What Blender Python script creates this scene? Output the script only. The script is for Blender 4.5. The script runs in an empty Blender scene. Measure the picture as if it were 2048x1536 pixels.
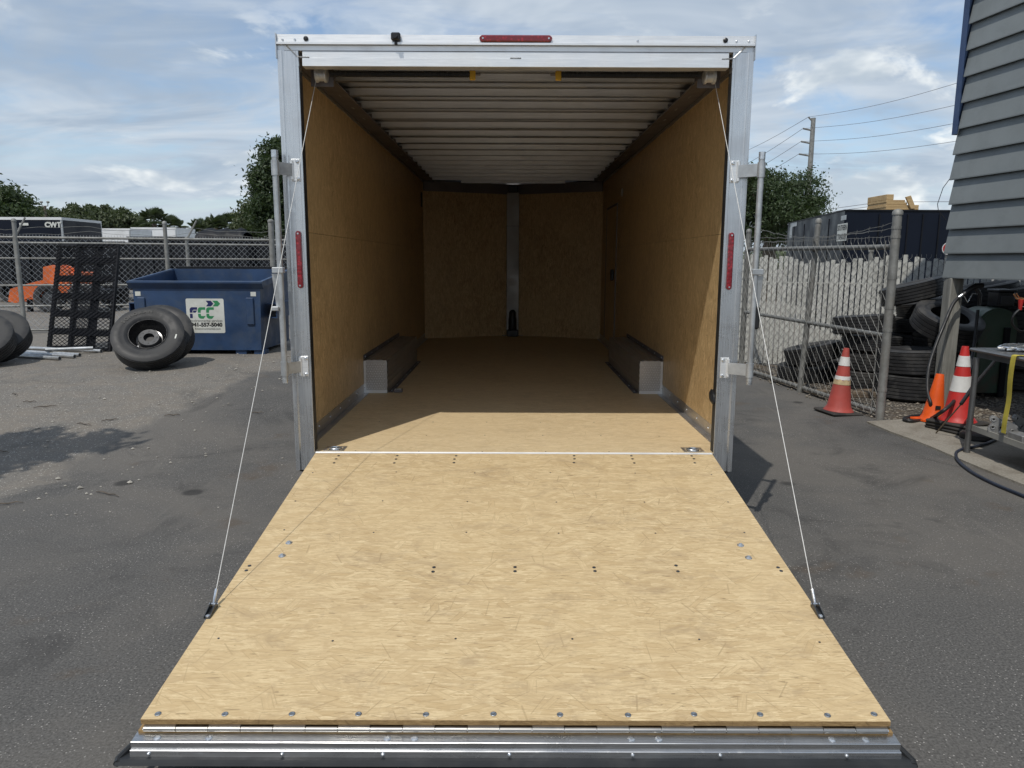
import bpy, math, random
from mathutils import Vector, Matrix
random.seed(7)
S = bpy.context.scene
COL = S.collection
R = math.radians

# ------------------------------------------------------------------ camera
H = 1.62
FPX, PITCH, YAW, ROLL = 1472.8, R(9.48), R(0.075), R(0.219)
CAM = Vector((-0.019, 0.0, H))
def _unyaw(v):
    c, s = math.cos(YAW), math.sin(YAW)
    return Vector((v[0]*c + v[1]*s, -v[0]*s + v[1]*c, v[2]))
_F = _unyaw((0, math.cos(PITCH), -math.sin(PITCH)))
_R = _unyaw((1, 0, 0))
_U = _unyaw((0, math.sin(PITCH), math.cos(PITCH)))
_c, _s = math.cos(ROLL), math.sin(ROLL)
RX = _R*_c + _U*_s
UX = _U*_c - _R*_s
cd = bpy.data.cameras.new('camera')
cam = bpy.data.objects.new('camera', cd)
COL.objects.link(cam)
cd.sensor_width = 36.0
cd.lens = FPX/2048*36.0
cd.clip_start, cd.clip_end = 0.05, 2000
M = Matrix.Identity(4)
for i in range(3):
    M[i][0], M[i][1], M[i][2], M[i][3] = RX[i], UX[i], -_F[i], CAM[i]
cam.matrix_world = M
S.camera = cam

# ------------------------------------------------------------------ sky, sun, exposure
SUN = Vector((0.62, 1.19, -2.167)).normalized()
elev = math.asin(-SUN.z)
W = bpy.data.worlds.new('World')
S.world = W
W.use_nodes = True
wn, wl = W.node_tree.nodes, W.node_tree.links
wn.clear()
def wnode(t, **k):
    n = wn.new(t)
    for a, b in k.items():
        setattr(n, a, b)
    return n
def wmath(op, a, b=None, clamp=False):
    n = wnode('ShaderNodeMath', operation=op, use_clamp=clamp)
    for i, v in enumerate((a, b)):
        if v is None: continue
        if isinstance(v, (int, float)): n.inputs[i].default_value = v
        else: wl.new(v, n.inputs[i])
    return n.outputs[0]
sky = wnode('ShaderNodeTexSky', sky_type='NISHITA', sun_disc=False)
sky.sun_elevation = elev
sky.sun_rotation = math.atan2(-SUN.x, -SUN.y)
sky.air_density, sky.dust_density, sky.ozone_density = 1.0, 0.6, 1.6
tc = wnode('ShaderNodeTexCoord')
sp = wnode('ShaderNodeSeparateXYZ'); wl.new(tc.outputs['Generated'], sp.inputs[0])
den = wmath('ADD', wmath('MAXIMUM', sp.outputs[2], 0.0), 0.16)
cb = wnode('ShaderNodeCombineXYZ')
wl.new(wmath('DIVIDE', sp.outputs[0], den), cb.inputs[0])
wl.new(wmath('DIVIDE', sp.outputs[1], den), cb.inputs[1])
def wnoise(vec, scale, detail, rough, dist, off, stretch=(1, 1, 1), rz=0.0):
    mp = wnode('ShaderNodeMapping'); mp.inputs['Location'].default_value = off
    mp.inputs['Scale'].default_value = stretch; mp.inputs['Rotation'].default_value = (0, 0, rz)
    wl.new(vec, mp.inputs[0])
    n = wnode('ShaderNodeTexNoise'); wl.new(mp.outputs[0], n.inputs['Vector'])
    n.inputs['Scale'].default_value = scale; n.inputs['Detail'].default_value = detail
    n.inputs['Roughness'].default_value = rough; n.inputs['Distortion'].default_value = dist
    return n.outputs['Fac']
def wramp(fac, a, b):
    n = wnode('ShaderNodeMapRange', interpolation_type='SMOOTHSTEP')
    wl.new(fac, n.inputs[0]); n.inputs[1].default_value = a; n.inputs[2].default_value = b
    return n.outputs[0]
def wmix(fac, a, b):
    n = wnode('ShaderNodeMix', data_type='RGBA')
    if isinstance(fac, float): n.inputs['Factor'].default_value = fac
    else: wl.new(fac, n.inputs['Factor'])
    for i, v in ((6, a), (7, b)):
        if isinstance(v, tuple): n.inputs[i].default_value = v
        else: wl.new(v, n.inputs[i])
    return n.outputs[2]
cl1 = wnoise(cb.outputs[0], 0.80, 5, 0.60, 0.9, (2.3, 1.9, 0), (0.85, 1.2, 1), 0.45)
cl2 = wnoise(cb.outputs[0], 2.2, 6, 0.66, 1.1, (1.7, 5.2, 0), (0.75, 1.35, 1), 0.35)
veil = wramp(wmath('ADD', wmath('MULTIPLY', cl1, 0.72), wmath('MULTIPLY', cl2, 0.28)), 0.34, 0.56)
veil = wmath('MULTIPLY', veil, 0.92)
vtone = wramp(wnoise(cb.outputs[0], 1.5, 4, 0.62, 0.7, (7.7, 2.2, 0), (0.8, 1.25, 1), 0.4), 0.32, 0.68)
vcol = wmix(vtone, (2.85, 3.5, 4.35, 1), (4.7, 5.2, 5.75, 1))
# small fair-weather cumulus low over the horizon
mp0 = wnode('ShaderNodeMapping'); wl.new(tc.outputs['Generated'], mp0.inputs[0]); mp0.inputs['Scale'].default_value = (1, 1, 2.1)
puff = wramp(wnoise(mp0.outputs[0], 5.2, 6, 0.55, 0.3, (0.55, 0.2, 0.31)), 0.50, 0.58)
band = wmath('MULTIPLY', wramp(sp.outputs[2], 0.015, 0.06), wmath('SUBTRACT', 1.0, wramp(sp.outputs[2], 0.20, 0.33)))
puff = wmath('MULTIPLY', puff, band)
pshade = wnoise(mp0.outputs[0], 9.0, 4, 0.6, 0.2, (0.55, 0.2, 0.20))
pcol = wmix(wramp(pshade, 0.35, 0.62), (3.9, 4.5, 5.1, 1), (7.6, 7.8, 7.7, 1))
base = wmix(veil, sky.outputs[0], vcol)
hz = wmath('SUBTRACT', 1.0, wramp(sp.outputs[2], 0.0, 0.20))
base = wmix(wmath('MULTIPLY', hz, 0.55), base, (3.7, 4.4, 5.2, 1))
base = wmix(wmath('MULTIPLY', puff, 0.85), base, pcol)
bg = wnode('ShaderNodeBackground'); wl.new(base, bg.inputs[0]); bg.inputs[1].default_value = 0.146
wo = wnode('ShaderNodeOutputWorld'); wl.new(bg.outputs[0], wo.inputs[0])

sl = bpy.data.lights.new('sun', 'SUN'); sl.energy = 3.0; sl.angle = R(0.55); sl.color = (1.0, 0.955, 0.88)
so = bpy.data.objects.new('sun', sl); COL.objects.link(so)
so.rotation_euler = SUN.to_track_quat('-Z', 'Y').to_euler()
so.location = (-6, -10, 20)
VS = S.view_settings
VS.view_transform = 'Standard'; VS.look = 'None'; VS.exposure = -0.1; VS.gamma = 1.0; VS.use_curve_mapping = False
S.cycles.max_bounces = 7
S.cycles.diffuse_bounces = 6
S.cycles.glossy_bounces = 3
S.cycles.use_denoising = True

# ------------------------------------------------------------------ ground shape and pixel helpers
def sstep(a, b, x):
    t = min(1, max(0, (x-a)/(b-a)))
    return t*t*(3-2*t)
RISE = 0.30
def gz(x, y):
    return RISE*sstep(4.8, 9.3, y)*sstep(-0.7, -3.2, x)
def ray(px, py):
    u, v = px-1024, py-768
    return _F + RX*(u/FPX) - UX*(v/FPX)
def at(px, py, Y):
    d = ray(px, py)
    return CAM + d*((Y-CAM.y)/d.y)
def G(px, py):
    d = ray(px, py)
    t = (0-H)/d.z
    for _ in range(12):
        p = CAM + d*t
        t = (gz(p.x, p.y)-H)/d.z
    return CAM + d*t

# ------------------------------------------------------------------ materials
def nt(name):
    m = bpy.data.materials.new(name); m.use_nodes = True
    t = m.node_tree; t.nodes.clear()
    out = t.nodes.new('ShaderNodeOutputMaterial'); b = t.nodes.new('ShaderNodeBsdfPrincipled')
    t.links.new(b.outputs[0], out.inputs[0])
    return m, t, b
class N:
    """small node-graph helper"""
    def __init__(s, t): s.t = t
    def new(s, ty, **k):
        n = s.t.nodes.new(ty)
        for a, b in k.items(): setattr(n, a, b)
        return n
    def put(s, sock, v):
        if isinstance(v, (int, float)): sock.default_value = v
        elif isinstance(v, tuple): sock.default_value = v if len(sock.default_value) == len(v) else tuple(v)+(1.0,)
        else: s.t.links.new(v, sock)
    def math(s, op, a, b=0.0, clamp=False):
        n = s.new('ShaderNodeMath', operation=op, use_clamp=clamp); s.put(n.inputs[0], a); s.put(n.inputs[1], b)
        return n.outputs[0]
    def vec(s, kind='Object'): return s.new('ShaderNodeTexCoord').outputs[kind]
    def map(s, v, scale=(1, 1, 1), loc=(0, 0, 0), rot=(0, 0, 0)):
        n = s.new('ShaderNodeMapping'); s.put(n.inputs[0], v)
        n.inputs['Scale'].default_value = scale; n.inputs['Location'].default_value = loc; n.inputs['Rotation'].default_value = rot
        return n.outputs[0]
    def noise(s, v, scale, detail=4, rough=0.5, dist=0.0, out='Fac'):
        n = s.new('ShaderNodeTexNoise'); s.put(n.inputs['Vector'], v)
        n.inputs['Scale'].default_value = scale; n.inputs['Detail'].default_value = detail
        n.inputs['Roughness'].default_value = rough; n.inputs['Distortion'].default_value = dist
        return n.outputs[out]
    def vor(s, v, scale, feature='F1'):
        n = s.new('ShaderNodeTexVoronoi', feature=feature); s.put(n.inputs['Vector'], v); n.inputs['Scale'].default_value = scale
        return n
    def ramp(s, f, a, b, lo=0.0, hi=1.0):
        n = s.new('ShaderNodeMapRange', interpolation_type='SMOOTHSTEP'); s.put(n.inputs[0], f)
        n.inputs[1].default_value = a; n.inputs[2].default_value = b; n.inputs[3].default_value = lo; n.inputs[4].default_value = hi
        return n.outputs[0]
    def mix(s, f, a, b, mode='MIX'):
        n = s.new('ShaderNodeMix', data_type='RGBA', blend_type=mode)
        s.put(n.inputs['Factor'], f); s.put(n.inputs[6], a); s.put(n.inputs[7], b)
        return n.outputs[2]
    def bump(s, h, strength, dist, normal=None):
        n = s.new('ShaderNodeBump'); s.put(n.inputs['Height'], h)
        n.inputs['Strength'].default_value = strength; n.inputs['Distance'].default_value = dist
        if normal is not None: s.put(n.inputs['Normal'], normal)
        return n.outputs[0]

def paint(name, c, rough=0.5, metal=0.0, var=0.25, scale=3.0, bump=0.0, dirt=None, dscale=1.6, damt=0.4, spec=0.5, rvar=0.12):
    m, t, b = nt(name); n = N(t); v = n.vec()
    a = n.noise(v, scale, 6, 0.6)
    col = n.mix(n.ramp(a, 0.3, 0.72), tuple(x*(1-var) for x in c), tuple(min(1, x*(1+var)) for x in c))
    if dirt:
        d = n.ramp(n.noise(v, dscale, 8, 0.65, 0.4), 0.45, 0.72)
        col = n.mix(n.math('MULTIPLY', d, damt), col, dirt)
    n.put(b.inputs['Base Color'], col)
    n.put(b.inputs['Roughness'], n.ramp(n.noise(v, scale*2.3, 5, 0.6), 0.25, 0.75, max(0.02, rough-rvar), min(1, rough+rvar)))
    b.inputs['Metallic'].default_value = metal
    b.inputs['Specular IOR Level'].default_value = spec
    if bump: n.put(b.inputs['Normal'], n.bump(n.noise(v, 60, 5, 0.6), bump, 0.004))
    return m

def brushed(name, c, rough=0.34, stretch=(1, 1, 60), var=0.12, metal=0.95):
    m, t, b = nt(name); n = N(t); v = n.vec()
    st = n.noise(n.map(v, stretch), 6, 6, 0.7)
    bl = n.noise(v, 4.5, 5, 0.6, 0.6)
    sc = n.ramp(n.noise(n.map(v, (3, 3, 3), (2, 7, 1)), 7, 8, 0.7, 1.5), 0.55, 0.7)
    col = n.mix(n.ramp(st, 0.3, 0.7), tuple(x*(1-var) for x in c), tuple(min(1, x*(1+var)) for x in c))
    col = n.mix(n.math('MULTIPLY', n.ramp(bl, 0.45, 0.7), 0.25), col, tuple(x*0.72 for x in c))
    n.put(b.inputs['Base Color'], col); b.inputs['Metallic'].default_value = metal
    r = n.math('ADD', n.ramp(st, 0.2, 0.8, rough-0.07, rough+0.08), n.math('MULTIPLY', sc, 0.14))
    n.put(b.inputs['Roughness'], n.math('ADD', r, n.ramp(bl, 0.3, 0.7, -0.05, 0.07)))
    n.put(b.inputs['Normal'], n.bump(st, 0.06, 0.002))
    return m

def osb(name, ax, light, mid, dark, grain=1.0, strand=1.0, rough=0.7, smudge=0.5, seed=0.0, flat=False, cells=1.0):
    """oriented strand board; ax = object axes (along the grain, across it)"""
    m, t, b = nt(name); n = N(t)
    s = n.new('ShaderNodeSeparateXYZ'); n.put(s.inputs[0], n.vec())
    c = n.new('ShaderNodeCombineXYZ'); n.put(c.inputs[0], s.outputs[ax[0]]); n.put(c.inputs[1], s.outputs[ax[1]])
    p = n.map(c.outputs[0], loc=(seed, seed*1.7, 0))
    dk = tuple(x*0.66 for x in dark); md2 = tuple((x+y)/2 for x, y in zip(dark, mid))
    g0 = n.noise(n.map(p, (13*grain, 150*grain, 1)), 1.0, 5, 0.75, 1.4)
    col = n.mix(n.ramp(g0, 0.36, 0.62), dark, light)
    def strands(cs, rot, L, W_, keep, spread):
        """separate flakes: rectangles turned a little at random about scattered points"""
        q = n.map(p, (cs[0], cs[1], 1), (rot*3.1+1, rot*1.7, 0), (0, 0, rot))
        vo = n.new('ShaderNodeTexVoronoi', feature='F1', voronoi_dimensions='2D'); n.put(vo.inputs['Vector'], q); vo.inputs['Scale'].default_value = 1.0
        cc = n.new('ShaderNodeSeparateColor'); n.put(cc.inputs[0], vo.outputs['Color'])
        lo = n.new('ShaderNodeVectorMath', operation='SUBTRACT'); n.put(lo.inputs[0], q); n.put(lo.inputs[1], vo.outputs['Position'])
        l2 = n.map(lo.outputs[0], (1.0/cs[0], 1.0/cs[1], 1))
        vr = n.new('ShaderNodeVectorRotate', rotation_type='Z_AXIS'); n.put(vr.inputs['Vector'], l2)
        n.put(vr.inputs['Angle'], n.math('MULTIPLY', n.math('SUBTRACT', cc.outputs[0], 0.5), spread))
        ss = n.new('ShaderNodeSeparateXYZ'); n.put(ss.inputs[0], vr.outputs[0])
        dx = n.math('DIVIDE', n.math('ABSOLUTE', ss.outputs[0]), L); dy = n.math('DIVIDE', n.math('ABSOLUTE', ss.outputs[1]), W_)
        inside = n.math('MULTIPLY', n.math('MULTIPLY', n.ramp(dx, 1.0, 0.96), n.ramp(dy, 1.0, 0.9)), n.ramp(cc.outputs[2], keep, keep+0.01))
        edge = n.math('MULTIPLY', inside, n.ramp(dy, 0.66, 0.92))
        gg = n.noise(n.map(vr.outputs[0], (16*grain, 260*grain, 1)), 1.0, 3, 0.7, 0.3)
        return inside, edge, gg, cc
    for cs, rot, L, W_, keep, spread, amt in (((9*strand, 30*strand), 0.0, 0.055/strand, 0.014/strand, 0.30, 0.7, 0.68), ((9*strand, 24*strand), 0.16, 0.05/strand, 0.013/strand, 0.45, 1.3, 0.62), ((8*strand, 15*strand), 0.95, 0.058/strand, 0.011/strand, 0.62, 2.2, 0.7)):
        i1, e1, g1, c1 = strands(cs, rot, L, W_, keep, spread)
        tone = n.mix(c1.outputs[1], md2, tuple(min(1, x*1.04) for x in light))
        fc = n.mix(n.ramp(g1, 0.36, 0.62), n.mix(0.55, tone, dark), tone)
        col = n.mix(n.math('MULTIPLY', i1, cells*amt), col, fc)
        col = n.mix(n.math('MULTIPLY', e1, cells*0.42), col, dk)
    for cs, rot, L, keep in (((7*strand, 7*strand), 0.4, 0.05/strand, 0.28), ((5*strand, 9*strand), 1.3, 0.065/strand, 0.42)):
        i1, e1, g1, c1 = strands(cs, rot, L, 0.0019, keep, 6.0 if rot < 1 else 1.6)
        col = n.mix(n.math('MULTIPLY', i1, cells*0.45), col, dk)
    mo = n.ramp(n.noise(n.map(p, (1, 1.5, 1), (15, 4, 0)), 7.5, 5, 0.72, 1.2), 0.47, 0.66)
    col = n.mix(n.math('MULTIPLY', mo, 0.55), col, (md2[0]*0.92, md2[1]*0.92, md2[2]*0.95))
    fl = n.ramp(n.noise(n.map(p, (18*grain, 130*grain, 1), (9, 3, 0)), 1.0, 2, 0.5, 1.0), 0.64, 0.73)
    col = n.mix(n.math('MULTIPLY', fl, 0.75), col, tuple(x*0.5 for x in dark))
    sm = n.ramp(n.noise(n.map(p, (1, 1.8, 1), (5, 2, 0)), 4.2, 5, 0.75, 0.9), 0.50, 0.70)
    col = n.mix(n.math('MULTIPLY', sm, 0.62*smudge), col, (dark[0]*0.80, dark[1]*0.84, dark[2]*1.0))
    dr = n.noise(p, 1.1, 3, 0.6)
    col = n.mix(n.ramp(dr, 0.35, 0.7, 0.0, 0.35), col, mid)
    n.put(b.inputs['Base Color'], col)
    b.inputs['Roughness'].default_value = rough; b.inputs['Specular IOR Level'].default_value = 0.3
    n.put(b.inputs['Normal'], n.bump(g0, 0.3 if not flat else 0.12, 0.0014))
    return m

def ground_mat():
    m, t, b = nt('asphalt_and_gravel'); n = N(t); v = n.vec()
    s = n.new('ShaderNodeSeparateXYZ'); n.put(s.inputs[0], v)
    big = n.noise(v, 0.55, 6, 0.62, 0.5)
    med = n.noise(v, 3.5, 5, 0.65, 0.3)
    fine = n.noise(v, 95, 4, 0.7)
    # asphalt: binder, aggregate showing as pale chips, dusty drifts, oil spots
    asp = n.mix(n.ramp(fine, 0.3, 0.72), (0.052, 0.050, 0.047), (0.142, 0.136, 0.127))
    asp = n.mix(n.ramp(big, 0.40, 0.66, 0, 0.6), asp, (0.150, 0.136, 0.118))
    asp = n.mix(n.ramp(n.noise(n.map(v, (1, 1, 1), (4, 9, 0)), 1.3, 6, 0.7, 0.9), 0.50, 0.70, 0, 0.6), asp, (0.040, 0.038, 0.036))
    rust = n.ramp(n.noise(n.map(v, (1, 1, 1), (14, 3, 0)), 1.7, 6, 0.6), 0.60, 0.72, 0, 0.55)
    asp = n.mix(rust, asp, (0.092, 0.066, 0.044))
    chips = n.vor(v, 95)
    cc = n.new('ShaderNodeSeparateColor'); n.put(cc.inputs[0], chips.outputs['Color'])
    chip = n.math('MULTIPLY', n.ramp(chips.outputs['Distance'], 0.34, 0.22), n.ramp(cc.outputs[0], 0.80, 0.86))
    asp = n.mix(n.math('MULTIPLY', chip, n.ramp(n.noise(v, 2.1, 5, 0.6), 0.3, 0.65, 0.25, 0.9)), asp, (0.40, 0.38, 0.35))
    spot = n.vor(n.map(v, (1.5, 1.5, 1)), 1.0)
    sc = n.new('ShaderNodeSeparateColor'); n.put(sc.inputs[0], spot.outputs['Color'])
    sd = n.math('ADD', spot.outputs['Distance'], n.math('MULTIPLY', n.math('SUBTRACT', med, 0.5), 0.09))
    oil = n.math('MULTIPLY', n.ramp(sd, 0.13, 0.06), n.ramp(sc.outputs[1], 0.45, 0.5))
    scuff = n.ramp(n.noise(n.map(v, (5.5, 0.8, 1), (2, 6, 0), (0, 0, 0.5)), 1.0, 5, 0.7, 0.5), 0.60, 0.74, 0, 0.5)
    asp = n.mix(scuff, asp, (0.155, 0.145, 0.128))
    asp = n.mix(n.math('MULTIPLY', oil, 0.7), asp, (0.014, 0.013, 0.012))
    # worn, sandy lot beside the asphalt lane
    gr = n.mix(n.ramp(fine, 0.28, 0.75), (0.085, 0.078, 0.068), (0.25, 0.232, 0.205))
    gr = n.mix(n.ramp(med, 0.38, 0.66, 0, 0.55), gr, (0.20, 0.172, 0.138))
    gr = n.mix(n.ramp(n.noise(n.map(v, (1, 1, 1), (7, 1, 0)), 1.1, 6, 0.7, 0.7), 0.52, 0.7, 0, 0.55), gr, (0.082, 0.077, 0.069))
    gc = n.vor(v, 60); gcc = n.new('ShaderNodeSeparateColor'); n.put(gcc.inputs[0], gc.outputs['Color'])
    gr = n.mix(n.math('MULTIPLY', n.ramp(gc.outputs['Distance'], 0.36, 0.24), n.ramp(gcc.outputs[0], 0.74, 0.82)), gr, (0.42, 0.40, 0.365))
    edge = n.math('ADD', s.outputs[0], n.math('MULTIPLY', n.math('SUBTRACT', n.noise(v, 1.4, 7, 0.66, 0.4), 0.5), 1.0))
    edge = n.math('SUBTRACT', edge, n.math('MULTIPLY', n.ramp(s.outputs[1], 6.5, 10.5), 0.9))
    mask = n.ramp(edge, -3.35, -3.55)
    far = n.ramp(s.outputs[1], 14.0, 17.0)
    col = n.mix(n.math('MAXIMUM', mask, far), asp, gr)
    n.put(b.inputs['Base Color'], col)
    b.inputs['Roughness'].default_value = 0.82; b.inputs['Specular IOR Level'].default_value = 0.35
    h = n.math('ADD', n.math('MULTIPLY', fine, 0.6), n.math('ADD', n.math('MULTIPLY', med, 1.6), chip))
    n.put(b.inputs['Normal'], n.bump(h, 0.55, 0.006))
    return m

def leaf_mat(name, a, bcol, trans=0.25):
    m, t, b = nt(name); n = N(t)
    g = n.new('ShaderNodeNewGeometry')
    col = n.mix(g.outputs['Random Per Island'], a, bcol)
    col = n.mix(n.ramp(n.noise(n.vec(), 0.8, 4, 0.6), 0.3, 0.7), col, tuple((x+y)*0.5*0.75 for x, y in zip(a, bcol)))
    n.put(b.inputs['Base Color'], col); b.inputs['Roughness'].default_value = 0.55
    tr = n.new('ShaderNodeBsdfTranslucent'); n.put(tr.inputs[0], n.mix(0.5, col, (0.10, 0.16, 0.02)))
    mx = n.new('ShaderNodeMixShader'); mx.inputs[0].default_value = trans
    out = [x for x in t.nodes if x.type == 'OUTPUT_MATERIAL'][0]
    t.links.new(b.outputs[0], mx.inputs[1]); t.links.new(tr.outputs[0], mx.inputs[2]); t.links.new(mx.outputs[0], out.inputs[0])
    return m

def wood_mat(name, light, dark, axis=2):
    m, t, b = nt(name); n = N(t); v = n.vec()
    sc = [28, 28, 28]; sc[axis] = 1.6
    g = n.noise(n.map(v, tuple(sc)), 1.0, 6, 0.62, 0.6)
    col = n.mix(n.ramp(g, 0.3, 0.7), dark, light)
    col = n.mix(n.ramp(n.noise(v, 2.5, 6, 0.6), 0.45, 0.7, 0, 0.4), col, tuple(x*0.6 for x in dark))
    n.put(b.inputs['Base Color'], col); b.inputs['Roughness'].default_value = 0.8
    n.put(b.inputs['Normal'], n.bump(g, 0.4, 0.003))
    return m

def rubber_mat(name='tyre_rubber', ca=(0.020, 0.020, 0.021), cb_=(0.058, 0.056, 0.053)):
    m, t, b = nt(name); n = N(t); v = n.vec()
    d = n.ramp(n.noise(v, 5, 7, 0.65, 0.4), 0.42, 0.72)
    col = n.mix(d, ca, cb_)
    n.put(b.inputs['Base Color'], col)
    n.put(b.inputs['Roughness'], n.ramp(d, 0, 1, 0.52, 0.75)); b.inputs['Specular IOR Level'].default_value = 0.4
    n.put(b.inputs['Normal'], n.bump(n.noise(v, 70, 4, 0.6), 0.15, 0.003))
    return m

MT = {}
MT['ground'] = ground_mat()
OL, OM, OD = (0.70, 0.555, 0.330), (0.595, 0.445, 0.242), (0.415, 0.285, 0.140)
MT['ramp'] = osb('osb_ramp', (0, 1), OL, OM, OD, 1.0, 1.0, 0.7, 0.9)
MT['floor'] = osb('osb_floor', (0, 1), (0.76, 0.61, 0.385), (0.67, 0.52, 0.31), (0.49, 0.36, 0.19), 0.9, 0.9, 0.55, 0.5, 11.0, False, 0.6)
WL, WM, WD = (0.75, 0.555, 0.30), (0.65, 0.465, 0.238), (0.27, 0.165, 0.07)
MT['wall'] = osb('osb_wall', (2, 1), WL, WM, WD, 0.9, 1.35, 0.45, 0.5, 23.0, True, 0.9)
MT['nose'] = osb('osb_nose', (2, 0), WL, WM, WD, 0.9, 1.35, 0.45, 0.5, 31.0, True, 0.9)
MT['osb_edge'] = osb('osb_edge', (0, 2), (0.40, 0.27, 0.125), (0.28, 0.18, 0.078), (0.16, 0.095, 0.04), 1.6, 2.2, 0.85, 0.3, 5.0)
MT['alu_v'] = brushed('aluminium_post', (0.64, 0.65, 0.66), 0.27, (60, 60, 1))
MT['alu_h'] = brushed('aluminium_header', (0.82, 0.825, 0.82), 0.42, (1, 60, 60), 0.08, 0.7)
MT['alu_rail'] = brushed('aluminium_end_rail', (0.50, 0.505, 0.51), 0.30, (1, 60, 60))
MT['alu_y'] = brushed('aluminium_long', (0.58, 0.565, 0.55), 0.42, (60, 1, 60))
MT['alu_bow'] = brushed('roof_bow_metal', (0.70, 0.70, 0.71), 0.36, (1, 40, 40))
MT['post_dull'] = paint('dull_post', (0.30, 0.285, 0.265), 0.5, 0.5, 0.12, 2.0)
MT['alu_dark'] = paint('dull_metal', (0.185, 0.17, 0.175), 0.55, 0.6, 0.15, 2.0)
MT['galv'] = paint('galvanised_steel', (0.50, 0.515, 0.52), 0.45, 0.75, 0.16, 14.0, 0, (0.26, 0.26, 0.25), 3.0, 0.4)
MT['galv_old'] = paint('weathered_galvanised', (0.25, 0.25, 0.235), 0.6, 0.35, 0.2, 9.0, 0, (0.20, 0.18, 0.15), 4.0, 0.45)
MT['zinc'] = paint('zinc_hardware', (0.62, 0.64, 0.66), 0.3, 0.9, 0.2, 30.0)
MT['bolt'] = paint('dark_bolt', (0.10, 0.105, 0.11), 0.4, 0.8, 0.3, 40.0)
MT['black'] = paint('black_plastic', (0.012, 0.012, 0.013), 0.42, 0, 0.3, 6.0)
MT['seal'] = paint('black_rubber_seal', (0.016, 0.017, 0.018), 0.5, 0, 0.3, 4.0, 0, (0.06, 0.058, 0.055), 6.0, 0.3)
MT['skin'] = paint('trailer_skin', (0.018, 0.019, 0.021), 0.4, 0, 0.1, 1.0, spec=0.3)
MT['cable'] = paint('steel_cable', (0.60, 0.595, 0.57), 0.6, 0.2, 0.12, 60.0)
MT['yellow'] = paint('yellow_tag', (0.62, 0.36, 0.03), 0.5, 0, 0.15, 8.0)
MT['rubber'] = rubber_mat()
MT['rubber_new'] = rubber_mat('wheel_rubber', (0.022, 0.022, 0.023), (0.052, 0.051, 0.049))
MT['hinge'] = brushed('nickel_hinge', (0.40, 0.385, 0.36), 0.36, (1, 60, 60))
def lens_mat():
    m, t, b = nt('red_lens'); n = N(t); v = n.vec()
    vo = n.vor(v, 55)
    n.put(b.inputs['Base Color'], n.mix(n.ramp(vo.outputs['Distance'], 0.1, 0.5), (0.36, 0.012, 0.024), (0.17, 0.004, 0.010)))
    b.inputs['Roughness'].default_value = 0.16; b.inputs['Coat Weight'].default_value = 0.6
    n.put(b.inputs['Normal'], n.bump(vo.outputs['Distance'], 0.3, 0.004))
    return m
MT['lens'] = lens_mat()

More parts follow.
